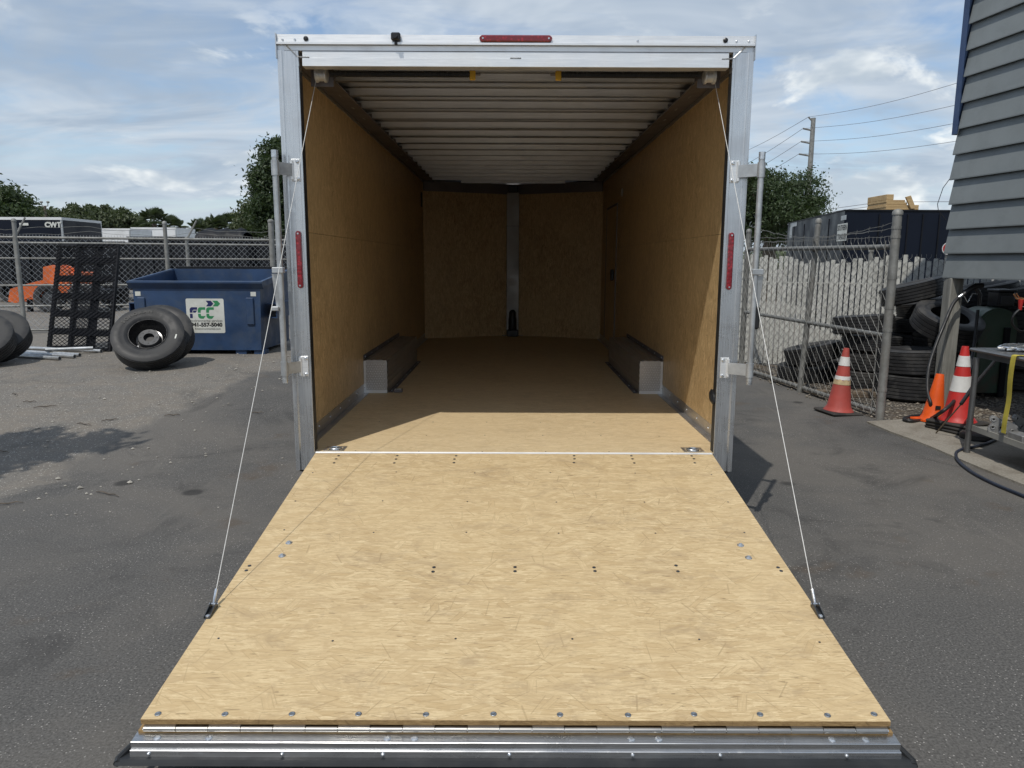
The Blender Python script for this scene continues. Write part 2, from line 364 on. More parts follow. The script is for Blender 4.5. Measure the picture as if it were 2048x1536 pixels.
# ------------------------------------------------------------------ mesh building
class MB:
    def __init__(s): s.v, s.f = [], []
    def add(s, vs, fs):
        o = len(s.v); s.v += [tuple(p) for p in vs]; s.f += [tuple(i+o for i in f) for f in fs]
        return s
    def box(s, x0, x1, y0, y1, z0, z1, M=None, bev=0.0):
        if bev > 0:
            b = bev
            pr = [(x0+b, y0), (x1-b, y0), (x1, y0+b), (x1, y1-b), (x1-b, y1), (x0+b, y1), (x0, y1-b), (x0, y0+b)]
            pi = [(min(max(x, x0+b), x1-b), min(max(y, y0+b), y1-b)) for x, y in pr]
            rings = [[(x, y, z0) for x, y in pi], [(x, y, z0+b) for x, y in pr], [(x, y, z1-b) for x, y in pr], [(x, y, z1) for x, y in pi]]
            vs = [p for r in rings for p in r]; fs = [tuple(range(7, -1, -1)), tuple(range(24, 32))]
            for k in range(3):
                for i in range(8):
                    j = (i+1) % 8; fs.append((k*8+i, k*8+j, k*8+8+j, k*8+8+i))
        else:
            vs = [(x0, y0, z0), (x1, y0, z0), (x1, y1, z0), (x0, y1, z0), (x0, y0, z1), (x1, y0, z1), (x1, y1, z1), (x0, y1, z1)]
            fs = [(3, 2, 1, 0), (4, 5, 6, 7), (0, 1, 5, 4), (1, 2, 6, 5), (2, 3, 7, 6), (3, 0, 4, 7)]
        if M is not None: vs = [M @ Vector(p) for p in vs]
        return s.add(vs, fs)
    def prism(s, pts, d, M=None):
        """closed polygon pts (3D list) extruded by vector d"""
        n = len(pts); a = [Vector(p) for p in pts]; d = Vector(d)
        vs = a + [p+d for p in a]
        fs = [tuple(range(n-1, -1, -1)), tuple(range(n, 2*n))] + [(i, (i+1) % n, n+(i+1) % n, n+i) for i in range(n)]
        if M is not None: vs = [M @ p for p in vs]
        return s.add(vs, fs)
    def tube(s, pts, r, n=8, caps=True):
        P = [Vector(p) for p in pts]; rr = r if isinstance(r, (list, tuple)) else [r]*len(P)
        up = None; vs = []
        for i, p in enumerate(P):
            d = (P[min(i+1, len(P)-1)] - P[max(i-1, 0)])
            if d.length < 1e-9: d = Vector((0, 0, 1))
            d.normalize()
            if up is None:
                up = d.orthogonal().normalized()
            up = (up - d*up.dot(d))
            if up.length < 1e-6: up = d.orthogonal()
            up.normalize(); w = d.cross(up)
            for k in range(n):
                a = 2*math.pi*k/n
                vs.append(p + (up*math.cos(a) + w*math.sin(a))*rr[i])
        fs = []
        for i in range(len(P)-1):
            for k in range(n):
                j = (k+1) % n; fs.append((i*n+k, i*n+j, (i+1)*n+j, (i+1)*n+k))
        if caps:
            fs.append(tuple(range(n-1, -1, -1))); fs.append(tuple((len(P)-1)*n+k for k in range(n)))
        return s.add(vs, fs)
    def lathe(s, prof, n=24, M=None, close=False):
        """prof: (radius, height) list about local Z"""
        vs, fs = [], []
        m = len(prof)
        for r, z in prof:
            for k in range(n):
                a = 2*math.pi*k/n; vs.append(Vector((r*math.cos(a), r*math.sin(a), z)))
        for i in range(m if close else m-1):
            i2 = (i+1) % m
            for k in range(n):
                j = (k+1) % n; fs.append((i*n+k, i*n+j, i2*n+j, i2*n+k))
        if not close:
            fs.append(tuple(range(n-1, -1, -1))); fs.append(tuple((m-1)*n+k for k in range(n)))
        if M is not None: vs = [M @ p for p in vs]
        return s.add(vs, fs)
    def sphere(s, c, r, n=10, m=6, sc=(1, 1, 1)):
        prof = [(r*math.sin(math.pi*i/m), -r*math.cos(math.pi*i/m)) for i in range(m+1)]
        prof = [(max(a, 1e-4), b) for a, b in prof]
        return s.lathe(prof, n, Matrix.Translation(c) @ Matrix.Diagonal((*sc, 1)))
    def mesh(s, name, mat, smooth=False):
        me = bpy.data.meshes.new(name); me.from_pydata([tuple(p) for p in s.v], [], s.f); me.validate()
        if mat is not None: me.materials.append(MT[mat] if isinstance(mat, str) else mat)
        if smooth:
            me.polygons.foreach_set('use_smooth', [True]*len(me.polygons))
            try: me.set_sharp_from_angle(angle=R(38))
            except Exception: pass
        me.update()
        return me
    def build(s, name, mat, parent=None, smooth=False):
        return link(name, s.mesh(name, mat, smooth), parent)
def link(name, me, parent=None):
    o = bpy.data.objects.new(name, me); COL.objects.link(o)
    if parent is not None: adopt(o, parent)
    return o
def wm(o):
    m = o.matrix_basis.copy()
    return m if o.parent is None else wm(o.parent) @ o.matrix_parent_inverse @ m
def adopt(o, parent):
    o.parent = parent; o.matrix_parent_inverse = wm(parent).inverted()
def tag(o, label, cat, group=None):
    o['label'] = label; o['category'] = cat
    if group: o['group'] = group
    return o
def thing(name, label, cat, loc=(0, 0, 0), group=None):
    o = bpy.data.objects.new(name, None); COL.objects.link(o); o.location = loc; o.empty_display_size = 0.1
    return tag(o, label, cat, group)
def struct(o): o['kind'] = 'structure'; return o
def stuff(o): o['kind'] = 'stuff'; return o
def copy_tree(o, parent=None):
    c = o.copy(); COL.objects.link(c)
    if parent is not None:
        c.parent = parent; c.matrix_parent_inverse = o.matrix_parent_inverse.copy()
    for ch in [x for x in bpy.data.objects if x.parent == o]: copy_tree(ch, c)
    return c
def TR(*l): return Matrix.Translation(l)
def frame(o, x, y, z):
    m = Matrix.Identity(4)
    for i in range(3): m[i][0], m[i][1], m[i][2], m[i][3] = x[i], y[i], z[i], o[i]
    return m
def axis_to(d):
    d = Vector(d).normalized(); x = d.orthogonal().normalized(); return frame((0, 0, 0), x, d.cross(x), d)
def text_mesh(body, size, mat, bold=0.0, extrude=0.0015, align='CENTER', spacing=1.0):
    cu = bpy.data.curves.new('lettering', 'FONT'); cu.body = body; cu.size = size; cu.extrude = extrude; cu.offset = bold
    cu.align_x = align; cu.align_y = 'CENTER'; cu.resolution_u = 3; cu.space_character = spacing
    o = bpy.data.objects.new('lettering', cu); COL.objects.link(o)
    dg = bpy.context.evaluated_depsgraph_get()
    me = bpy.data.meshes.new_from_object(o.evaluated_get(dg)); bpy.data.objects.remove(o)
    me.materials.clear(); me.materials.append(MT[mat]); me.name = 'lettering'
    return me

# ================================================================== ground
xs = [-500, -150, -60, -30, -20, -14, -10, -8] + [-7+0.25*i for i in range(0, 29)] + [0.6, 1.5, 2.5, 4, 6, 10, 20, 40, 120, 500]
ys = [-200, -60, -20, -6, -2, 0, 2, 3, 4] + [4.5+0.25*i for i in range(0, 23)] + [10.6, 12, 14, 17, 20, 30, 50, 90, 200, 600]
gb = MB()
for y in ys:
    for x in xs: gb.v.append((x, y, gz(x, y)))
nx = len(xs)
for j in range(len(ys)-1):
    for i in range(nx-1): gb.f.append((j*nx+i, j*nx+i+1, (j+1)*nx+i+1, (j+1)*nx+i))
struct(gb.build('ground', 'ground', None, True))

# ================================================================== the open cargo trailer
YF = 4.243
FZ = 0.494                    # floor
TZ = 2.825                    # top of rear frame
BZ = 0.389                    # foot of rear posts
WO, WI, WW = 1.295, 1.182, 1.283   # outer frame, clear opening, inner wall face (half widths)
YB, YN = 10.78, 11.33         # rear of the nose, tip of the nose
CZ = 2.745                    # top of wall lining
T = thing('cargo_trailer', 'large aluminium framed cargo trailer with open rear and lowered wooden ramp', 'trailer', (0, 7.5, 0))

# floor sheets
fy = [YF+0.012, 5.44, 6.66, 7.88, 9.10, 10.32]
for a, b_ in zip(fy[:-1], fy[1:]):
    MB().box(-WW+0.004, WW-0.004, a+0.0012, b_-0.0012, FZ-0.018, FZ).build('floor_panel', 'floor', T)
MB().prism([(-WW+0.004, 10.3212, FZ-0.018), (WW-0.004, 10.3212, FZ-0.018), (WW-0.004, YB, FZ-0.018), (0, YN-0.02, FZ-0.018), (-WW+0.004, YB, FZ-0.018)], (0, 0, 0.018)).build('floor_panel', 'floor', T)
# wall lining sheets, two rows
wy = [YF+0.06, 6.70, 9.12, YB]
for s in (-1, 1):
    for a, b_ in zip(wy[:-1], wy[1:]):
        for z0, z1 in ((FZ+0.001, 1.789), (1.791, CZ)):
            x0, x1 = sorted((s*WW, s*(WW+0.008)))
            MB().box(x0, x1, a+0.0008, b_-0.0008, z0, z1).build('wall_panel', 'wall', T)
# nose lining, left and right
for s in (-1, 1):
    MB().prism([(s*WW, YB, FZ), (s*(WW+0.006), YB+0.012, FZ), (0.0, YN+0.012, FZ), (0.0, YN, FZ)][::s], (0, 0, CZ-FZ)).build('nose_panel', 'nose', T)
# outer skins, roof
for s in (-1, 1):
    x0, x1 = sorted((s*(WW+0.0085), s*(WO-0.001)))
    MB().box(x0, x1, YF+0.061, YB, 0.36, TZ-0.02).build('side_skin', 'skin', T)
    MB().prism([(s*(WO-0.001), YB, 0.36), (s*0.1, YN+0.55, 0.36), (s*0.1, YN+0.53, 0.36), (s*(WW+0.009), YB, 0.36)][::-s], (0, 0, TZ-0.02-0.36)).build('nose_skin', 'skin', T)
MB().prism([(-WO+0.002, YF+0.061, 2.787), (WO-0.002, YF+0.061, 2.787), (WO-0.002, YB, 2.787), (0, YN+0.55, 2.787), (-WO+0.002, YB, 2.787)], (0, 0, 0.012)).build('roof_sheet', 'alu_bow', T)
# roof bows every 16 inches, and the wide cove strips they sit on
yb_ = 4.49
while yb_ < YN-0.12:
    half = 1.20 if yb_ < YB-0.1 else 1.20*(YN-yb_)/(YN-YB)
    sag = 0.0015*math.sin(yb_*13.0)
    zb = 2.731+sag
    bw = MB().box(-half, half, yb_-0.024, yb_-0.0225, zb, 2.777).box(-half, half, yb_+0.0225, yb_+0.024, zb, 2.777)
    bw.box(-half, half, yb_-0.0222, yb_-0.013, zb, zb+0.0015).box(-half, half, yb_+0.013, yb_+0.0222, zb, zb+0.0015)
    bw.build('roof_bow', 'alu_bow', T)
    if half == 1.20:
        for s in (-1, 1):
            MB().box(*sorted((s*1.125, s*1.165)), yb_-0.034, yb_+0.034, 2.735, 2.76).build('bow_bracket', 'alu_dark', T)
    yb_ += 0.406
for s in (-1, 1):
    pr = [(s*(WW-0.001), YF+0.06, 2.742), (s*(WW-0.001), YF+0.06, 2.752), (s*1.125, YF+0.06, 2.731), (s*1.125, YF+0.06, 2.722)]
    MB().prism(pr if s < 0 else pr[::-1], (0, YB-YF-0.06, 0)).build('cove_strip', 'alu_dark', T)
    pr = [(s*(WW-0.004), YB-0.002, 2.60), (0, YN-0.004, 2.60), (0, YN-0.024, 2.60), (s*(WW-0.02), YB-0.022, 2.60)]
    MB().prism(pr, (0, 0, 0.142)).build('nose_cove', 'alu_dark', T)
    # thin corner bead where lining meets cove
    MB().box(*sorted((s*(WW-0.006), s*(WW-0.0005))), YF+0.062, YB-0.03, 2.716, 2.740).build('cove_bead', 'alu_y', T)
# kick trim along the floor
for s in (-1, 1):
    for a, b_ in ((YF+0.07, 6.26), (8.30, YB-0.02)):
        k = MB().box(*sorted((s*(WW-0.004), s*(WW-0.0002))), a, b_, FZ+0.002, FZ+0.082)
        k.box(*sorted((s*(WW-0.045), s*(WW-0.0042))), a, b_, FZ+0.001, FZ+0.004)
        kt = k.build('kick_trim', 'alu_y', T)
        yy = a+0.12
        while yy < b_ and a < 6:
            MB().sphere((s*(WW-0.004), yy, FZ+0.05), 0.006, 8, 4).build('screw_head', 'zinc', kt)
            yy += 0.3
# wheel boxes with ribbed sides, tread plate ends and flanges
def tread_plate(x0, x1, z0, z1, y):
    mb = MB(); rnd = 0
    stepx, stepz = 0.021, 0.021
    i = 0; z = z0+0.012
    while z < z1-0.008:
        x = x0+0.012+(stepx/2 if i % 2 else 0); k = 0
        while x < x1-0.008:
            a = R(45 if (i+k) % 2 else -45)
            d = Vector((math.cos(a), 0, math.sin(a))); w = Vector((-math.sin(a), 0, math.cos(a)))
            p = Vector((x, y, z))
            vs = [p-d*0.010, p+w*0.0028, p+d*0.010, p-w*0.0028, p+Vector((0, -0.0022, 0))]
            mb.add(vs, [(0, 4, 3), (3, 4, 2), (2, 4, 1), (1, 4, 0)])
            x += stepx; k += 1
        z += stepz; i += 1
    return mb
BX, BY0, BY1, BH = 1.085, 6.24, 8.26, 0.284
for s in (-1, 1):
    bxp = link('wheel_box', MB().box(*sorted((s*BX, s*(WW-0.002))), BY0, BY1, FZ+0.001, FZ+BH).mesh('wheel_box', 'alu_y'), T)
    x0, x1 = sorted((s*(BX-0.001), s*(WW-0.003)))
    e = stuff(tread_plate(x0+0.014, x1-0.014, FZ+0.03, FZ+BH-0.006, BY0-0.004).build('tread_lozenges', 'alu_h', bxp))
    MB().box(x0+0.004, x1-0.004, BY0-0.004, BY0-0.0008, FZ+0.022, FZ+BH-0.002).build('tread_plate', 'alu_y', bxp)
    MB().box(x0, x1, BY0-0.0065, BY0-0.0042, FZ+0.002, FZ+0.028).build('foot_strip', 'alu_h', bxp)
    MB().box(*sorted((s*(WW-0.022), s*(WW-0.003))), BY0-0.0075, BY0-0.0066, FZ+0.03, FZ+BH-0.004).build('edge_strip', 'alu_h', bxp)
    for k in range(5):
        zz = FZ+0.055+k*0.046
        MB().box(*sorted((s*(BX-0.004), s*(BX-0.0005))), BY0+0.004, BY1-0.004, zz, zz+0.030).build('side_rib', 'alu_y', bxp)
    for k in range(3):
        xx = s*(BX+0.03+k*0.05)
        MB().box(*sorted((xx, xx+s*0.036)), BY0+0.004, BY1-0.004, FZ+BH+0.0004, FZ+BH+0.004).build('top_rib', 'alu_y', bxp)
    MB().box(*sorted((s*(BX-0.045), s*(BX-0.0045))), BY0+0.03, BY1, FZ+0.0015, FZ+0.005).build('floor_flange', 'alu_dark', bxp)
    MB().box(*sorted((s*(WW-0.005), s*(WW-0.0006))), BY0, BY1, FZ+BH+0.0045, FZ+BH+0.045).build('wall_flange', 'alu_dark', bxp)
    for k in range(7):
        MB().sphere((s*(WW-0.006), BY0+0.06+k*0.3, FZ+BH+0.027), 0.006, 8, 4).build('screw_head', 'zinc', bxp)
        MB().sphere((s*(BX-0.026), BY0+0.1+k*0.3, FZ+0.006), 0.006, 8, 4).build('screw_head', 'zinc', bxp)
# loose latch block beside the left wheel box
MB().box(-BX+0.055, -BX+0.125, BY0+0.02, BY0+0.075, FZ+0.001, FZ+0.03, None, 0.004).build('floor_latch', 'alu_dark', T)
MB().box(-BX+0.062, -BX+0.12, BY0+0.012, BY0+0.03, FZ+0.031, FZ+0.037).build('floor_latch', 'zinc', T)
# nose post with jack housing and foot flanges
np_ = MB().box(-0.092, 0.092, YN-0.10, YN-0.026, FZ+0.002, 2.62, None, 0.004).build('nose_post', 'post_dull', T)
MB().box(-0.094, 0.094, YN-0.102, YN-0.1005, 2.13, 2.14).build('post_seam', 'alu_dark', np_)
jk = MB().lathe([(0.05, 0), (0.062, 0.02), (0.062, 0.20), (0.05, 0.23), (0.05, 0.30), (0.03, 0.33), (0.012, 0.34)], 16, TR(0.0, YN-0.16, FZ+0.06))
jk.box(-0.085, 0.085, YN-0.24, YN-0.104, FZ+0.002, FZ+0.10, None, 0.01)
jk.build('jack_housing', 'black', np_, True)
MB().box(-0.16, 0.16, YN-0.13, YN-0.103, FZ+0.0012, FZ+0.008).build('foot_flange', 'alu_dark', np_)
MB().box(-0.075, 0.075, YN-0.13, YN-0.102, 2.62, 2.72, None, 0.012).build('post_cap', 'black', np_)
# side door in the right lining
sd = MB().box(WW-0.010, WW-0.001, 9.26, 9.285, FZ+0.09, 2.33).box(WW-0.010, WW-0.001, 10.23, 10.255, FZ+0.09, 2.33).box(WW-0.010, WW-0.001, 9.2855, 10.2295, 2.305, 2.33).build('side_door', 'alu_dark', T)
MB().box(WW-0.006, WW-0.001, 9.287, 10.228, FZ+0.092, 2.303).build('door_leaf', 'wall', sd)
MB().box(WW-0.05, WW-0.0065, 9.40, 9.46, 1.38, 1.52, None, 0.01).build('door_handle', 'black', sd)
# small wall vents high at the front
MB().lathe([(0.045, 0), (0.05, 0.006), (0.035, 0.012)], 16, TR(WW-0.001, 8.9, 2.42) @ axis_to((-1, 0, 0)).to_4x4()).build('wall_vent', 'alu_h', T)
MB().box(-WW+0.001, -WW+0.012, 10.52, 10.62, 2.36, 2.56, None, 0.003).build('wall_vent', 'black', T)

# ---- rear frame
def post(s):
    prof = [(1.182, 0), (1.182, 0.06), (1.294, 0.06), (1.294, -0.008), (1.270, -0.008), (1.270, -0.002), (1.262, 0.0),
            (1.197, 0.0), (1.195, -0.0015), (1.184, -0.0015)]
    pts = [(s*x, YF+y, BZ) for x, y in prof]
    if s > 0: pts = pts[::-1]
    o = MB().prism(pts, (0, 0, 2.742-BZ)).build('rear_post', 'alu_v', T)
    # rubber lip on the inner edge
    MB().box(*sorted((s*1.1795, s*1.1815)), YF+0.004, YF+0.058, FZ+0.01, 2.64).build('inner_lip', 'seal', o)
    return o
posts = {s: post(s) for s in (-1, 1)}
def bar(name, x0, x1, prof, mat, parent):
    return MB().prism([(x0, YF+y, z) for y, z in prof], (x1-x0, 0, 0)).build(name, mat, parent)
# header: top rail, recessed middle, lower face
hd = bar('header', -1.16, 1.16, [(0, 2.661), (0.06, 2.661), (0.06, 2.74), (0.002, 2.74), (0.002, 2.706), (-0.006, 2.704), (-0.006, 2.663)], 'alu_h', T)
# mitred upper faces
bar('header_face', -1.256, 1.256, [(0.0, 2.7435), (0.05, 2.7435), (0.05, 2.77), (0.0, 2.77)], 'alu_h', hd)
tr_ = bar('top_rail', -1.294, 1.294, [(-0.018, 2.772), (0.055, 2.772), (0.055, TZ), (-0.004, TZ), (-0.006, 2.786), (-0.018, 2.783)], 'alu_h', hd)
for s in (-1, 1):
    MB().box(*sorted((s*1.2945, s*1.299)), YF-0.02, YF+0.055, 2.70, TZ+0.004).build('corner_trim', 'alu_v', hd)
    MB().box(*sorted((s*1.2565, s*1.2938)), YF+0.001, YF+0.05, 2.7422, 2.7716).build('corner_block', 'alu_v', hd)
    # weld bead along the mitre
    MB().tube([(s*1.245, YF-0.001, 2.768), (s*1.186, YF-0.003, 2.712), (s*1.166, YF-0.004, 2.708), (s*1.12, YF-0.004, 2.7065)], 0.0042, 6).build('weld_bead', 'zinc', hd)
    MB().tube([(s*1.183, YF-0.004, 2.708), (s*1.181, YF-0.004, 2.66)], 0.0035, 6).build('weld_bead', 'zinc', hd)
    MB().lathe([(0.013, 0), (0.013, 0.006), (0.006, 0.010)], 14, TR(s*1.135, YF-0.005, 2.802) @ axis_to((0, -1, 0)).to_4x4()).build('grommet', 'black', hd)
    for xx in (1.262, 1.195):
        MB().lathe([(0.006, 0), (0.006, 0.003), (0.003, 0.005)], 10, TR(s*xx, YF-0.0055, 2.797) @ axis_to((0, -1, 0)).to_4x4()).build('screw_head', 'zinc', hd)
MB().lathe([(0.006, 0), (0.006, 0.003), (0.003, 0.005)], 10, TR(0.66, YF-0.0055, 2.797) @ axis_to((0, -1, 0)).to_4x4()).build('screw_head', 'zinc', hd)
MB().tube([(-0.03, YF-0.004, 2.7065), (0.03, YF-0.004, 2.7065)], 0.0045, 6).build('weld_bead', 'zinc', hd)
# rear-view camera
rc = MB().box(-0.672, -0.622, YF-0.035, YF-0.006, 2.79, 2.83, None, 0.006).lathe([(0.012, 0), (0.012, 0.014)], 12, TR(-0.647, YF-0.036, 2.808) @ axis_to((0, -1, 0)).to_4x4())
rc.box(-0.655, -0.639, YF-0.02, YF-0.0062, 2.772, 2.789)
rc.build('rear_camera', 'black', hd)
# red marker lights
def capsule(name, p0, p1, r, parent, depth=0.016):
    p0, p1 = Vector(p0), Vector(p1); d = (p1-p0).normalized(); nrm = Vector((0, -1, 0)); w = d.cross(nrm)
    out = []
    for k in range(17):
        a = -math.pi/2 + math.pi*k/16; out.append(p1 + (d*math.cos(a) + w*math.sin(a))*r)
    for k in range(17):
        a = math.pi/2 + math.pi*k/16; out.append(p0 + (d*math.cos(a) + w*math.sin(a))*r)
    n = len(out); c = (p0+p1)/2
    ins = [p + (c + d*((p-c).dot(d)) - p)*0.35 + nrm*depth for p in out]
    mid = [p + nrm*depth*0.6 for p in out]
    mb = MB().add(out+mid+ins, [(i, (i+1) % n, n+(i+1) % n, n+i) for i in range(n)] + [(n+i, n+(i+1) % n, 2*n+(i+1) % n, 2*n+i) for i in range(n)] + [tuple(range(2*n, 3*n))])
    o = mb.build(name, 'lens', parent)
    for q in (p0, p1):
        MB().lathe([(0.005, 0), (0.005, 0.002)], 8, TR(*(q + nrm*depth*1.02)) @ axis_to((0, -1, 0)).to_4x4()).build('screw_head', 'zinc', o)
    return o
capsule('marker_light', (-0.178, YF-0.004, 2.804), (0.178, YF-0.004, 2.804), 0.0185, hd, 0.02)
for s in (-1, 1):
    capsule('tail_light', (s*1.222, YF-0.0025, 1.768), (s*1.222, YF-0.0025, 1.478), 0.0155, posts[s], 0.013)
# lock bars: pipe on hinged straps, with a handle
for s in (-1, 1):
    px_ = s*1.305 if s < 0 else 1.338
    yp = YF-0.10
    lb = MB().tube([(px_, yp, 0.945), (px_, yp, 2.19)], 0.0165, 14).build('lock_bar', 'galv', posts[s], True)
    MB().tube([(px_, yp, 2.17), (px_, yp, 2.208)], 0.0180, 14).build('bar_cap', 'zinc', lb, True)
    MB().tube([(px_, yp, 0.93), (px_, yp, 0.952)], 0.0172, 14).build('bar_cap', 'zinc', lb, True)
    for zc in (2.115, 1.012):
        MB().tube([(px_, yp, zc-0.04), (px_, yp, zc+0.04)], 0.0215, 14).build('bracket_sleeve', 'galv', lb, True)
        x1 = s*1.236
        MB().prism([(px_, yp-0.006, zc-0.033), (px_, yp+0.006, zc-0.033), (x1, YF-0.010, zc-0.033), (x1, YF-0.020, zc-0.033)][::s], (0, 0, 0.066)).build('strap', 'galv', lb)
        pl = MB().box(*sorted((s*1.196, s*1.246)), YF-0.008, YF-0.0025, zc-0.06, zc+0.06, None, 0.002)
        pl.tube([(s*1.241, YF-0.013, zc-0.052), (s*1.241, YF-0.013, zc+0.052)], 0.009, 10)
        po = pl.build('hinge_plate', 'alu_h', lb)
        for dz in (-0.046, 0.046):
            MB().lathe([(0.010, 0), (0.010, 0.004), (0.006, 0.007)], 10, TR(s*1.21, YF-0.008, zc+dz) @ axis_to((0, -1, 0)).to_4x4()).build('bolt_head', 'zinc', po)
    # handle hanging from a clamp
    zc = 1.565
    MB().box(*sorted((px_-s*0.022, px_+s*0.040)), yp-0.022, yp+0.020, zc-0.016, zc+0.016, None, 0.003).build('handle_clamp', 'galv', lb)
    hx = px_+s*0.030
    MB().prism([(hx-0.016, yp-0.006, zc-0.02), (hx+0.016, yp-0.006, zc-0.02), (hx+0.016-s*0.012, yp+0.01, zc-0.20), (hx-0.016-s*0.012, yp+0.01, zc-0.20)], (0, 0.007, 0)).build('handle', 'galv', lb)
    if s > 0:
        MB().box(hx-0.032, hx+0.008, yp-0.012, yp+0.022, zc-0.32, zc-0.19, None, 0.010).build('handle_grip', 'black', lb)
    else:
        MB().box(hx-0.020, hx+0.020, yp-0.03, yp+0.012, zc-0.225, zc-0.20, None, 0.004).build('handle_grip', 'galv', lb)
MB().lathe([(0.035, 0), (0.035, 0.01), (0.02, 0.022)], 16, TR(1.1815, YF+0.05, 0.83) @ axis_to((-1, 0, 0)).to_4x4() @ Matrix.Diagonal((1.5, 0.8, 1, 1))).build('rubber_bumper', 'black', T)
# spring counterbalance inside the header
for s in (-1, 1):
    drum = MB().lathe([(0.03, 0), (0.042, 0.004), (0.042, 0.016), (0.034, 0.02), (0.034, 0.05), (0.042, 0.054), (0.042, 0.066), (0.03, 0.07)], 18, TR(s*1.145, YF+0.20, 2.665) @ axis_to((s*-1, 0, 0)).to_4x4()).build('cable_drum', 'alu_h', T, True)
    MB().box(*sorted((s*1.05, s*1.18)), YF+0.235, YF+0.242, 2.61, 2.72).build('drum_bracket', 'alu_dark', drum)
    prof = []
    L = 0.80
    for k in range(160):
        prof.append((0.0165 if k % 2 else 0.0195, L*k/159))
    MB().lathe(prof, 8, TR(s*1.06, YF+0.20, 2.672) @ axis_to((-s, 0, 0)).to_4x4()).build('assist_spring', 'black', T)
    MB().box(*sorted((s*0.228, s*0.262)), YF+0.186, YF+0.2, 2.638, 2.69, None, 0.003).build('spring_tag', 'yellow', T)
    MB().tube([(s*0.27, YF+0.20, 2.672), (s*0.2, YF+0.20, 2.672)], 0.008, 8).build('spring_rod', 'alu_dark', T)
# threshold and recessed floor rings
MB().prism([(-1.176, YF-0.006, FZ-0.012), (-1.176, YF+0.010, FZ-0.012), (-1.176, YF+0.010, FZ+0.004), (-1.176, YF+0.002, FZ+0.007), (-1.176, YF-0.006, FZ+0.001)], (2.352, 0, 0)).build('threshold', 'alu_h', T)
for s in (-1, 1):
    cx, cy = s*1.082, YF+0.092
    dm = MB()
    for a, b_, c, d in ((-0.062, 0.062, -0.052, -0.034), (-0.062, 0.062, 0.034, 0.052), (-0.062, -0.044, -0.0335, 0.0335), (0.044, 0.062, -0.0335, 0.0335)):
        dm.box(cx+a, cx+b_, cy+c, cy+d, FZ+0.0006, FZ+0.0035)
    dr = dm.build('floor_ring', 'zinc', T)
    MB().lathe([(0.040, 0.0016), (0.030, 0.0008), (0.001, 0.0006)], 18, TR(cx, cy, FZ)).build('ring_pan', 'bolt', dr)
    ringp = [(cx+0.034*math.cos(R(a)), cy+0.030*math.sin(R(a)), FZ+0.006) for a in range(0, 361, 20)]
    MB().tube(ringp, 0.0055, 8).build('ring', 'zinc', dr, True)
# underbody: rails, axles, wheels
for s in (-1, 1):
    MB().box(*sorted((s*0.80, s*0.86)), YF+0.07, YB, 0.36, FZ-0.0185).build('chassis_rail', 'skin', T)
MB().box(-WO+0.01, WO-0.01, YF+0.0615, YF+0.14, 0.36, FZ-0.02).build('rear_crossmember', 'skin', T)
def tyre_mesh(Rr, w, rr, n=40, name='tyre', grooves=4, mat='rubber'):
    h = w/2
    prof = [(rr, -h*0.72), (rr+0.012, -h*0.84), (rr+(Rr-rr)*0.22, -h*0.97), (rr+(Rr-rr)*0.26, -h*0.985), (rr+(Rr-rr)*0.5, -h*1.0), (rr+(Rr-rr)*0.52, -h*1.012),
            (rr+(Rr-rr)*0.75, -h*0.99), (rr+(Rr-rr)*0.78, -h*0.975), (Rr-0.022, -h*0.93), (Rr-0.005, -h*0.86)]
    tr = []
    gw = 0.009; span = h*1.66; n0 = grooves+1
    for k in range(n0):
        a = -h*0.83 + span*k/n0; c = -h*0.83 + span*(k+1)/n0
        tr += [(Rr-0.011, a+0.0005), (Rr, a+0.0025), (Rr, c-gw), (Rr-0.011, c-gw+0.003)]
    prof += tr + [(a, -b) for a, b in prof[::-1]]
    inner = [(rr, h*0.70), (rr+(Rr-rr)*0.35, h*0.80), (Rr-0.035, h*0.62), (Rr-0.035, -h*0.62), (rr+(Rr-rr)*0.35, -h*0.80), (rr, -h*0.70)]
    return MB().lathe(prof+inner, n, None, True).mesh(name, mat, True)
wheel_me = tyre_mesh(0.34, 0.165, 0.19, 32)
rim_me = MB().lathe([(0.001, -0.03), (0.05, -0.03), (0.10, -0.02), (0.15, 0.03), (0.175, 0.04), (0.191, 0.06), (0.191, -0.06), (0.17, -0.05), (0.001, -0.045)], 28).mesh('rim', 'alu_h', True)
for s in (-1, 1):
    for yy in (6.83, 7.67):
        w = link('wheel', wheel_me, T); w.matrix_parent_inverse = wm(T).inverted()
        zz = gz(s*1.13, yy)+0.336
        w.matrix_basis = TR(s*1.188, yy, zz) @ axis_to((s, 0, 0)).to_4x4()
        q = link('rim', rim_me, None); q.parent = w
for yy in (6.83, 7.67):
    MB().tube([(-1.0, yy, 0.37), (1.0, yy, 0.37)], 0.035, 10).build('axle', 'skin', T)

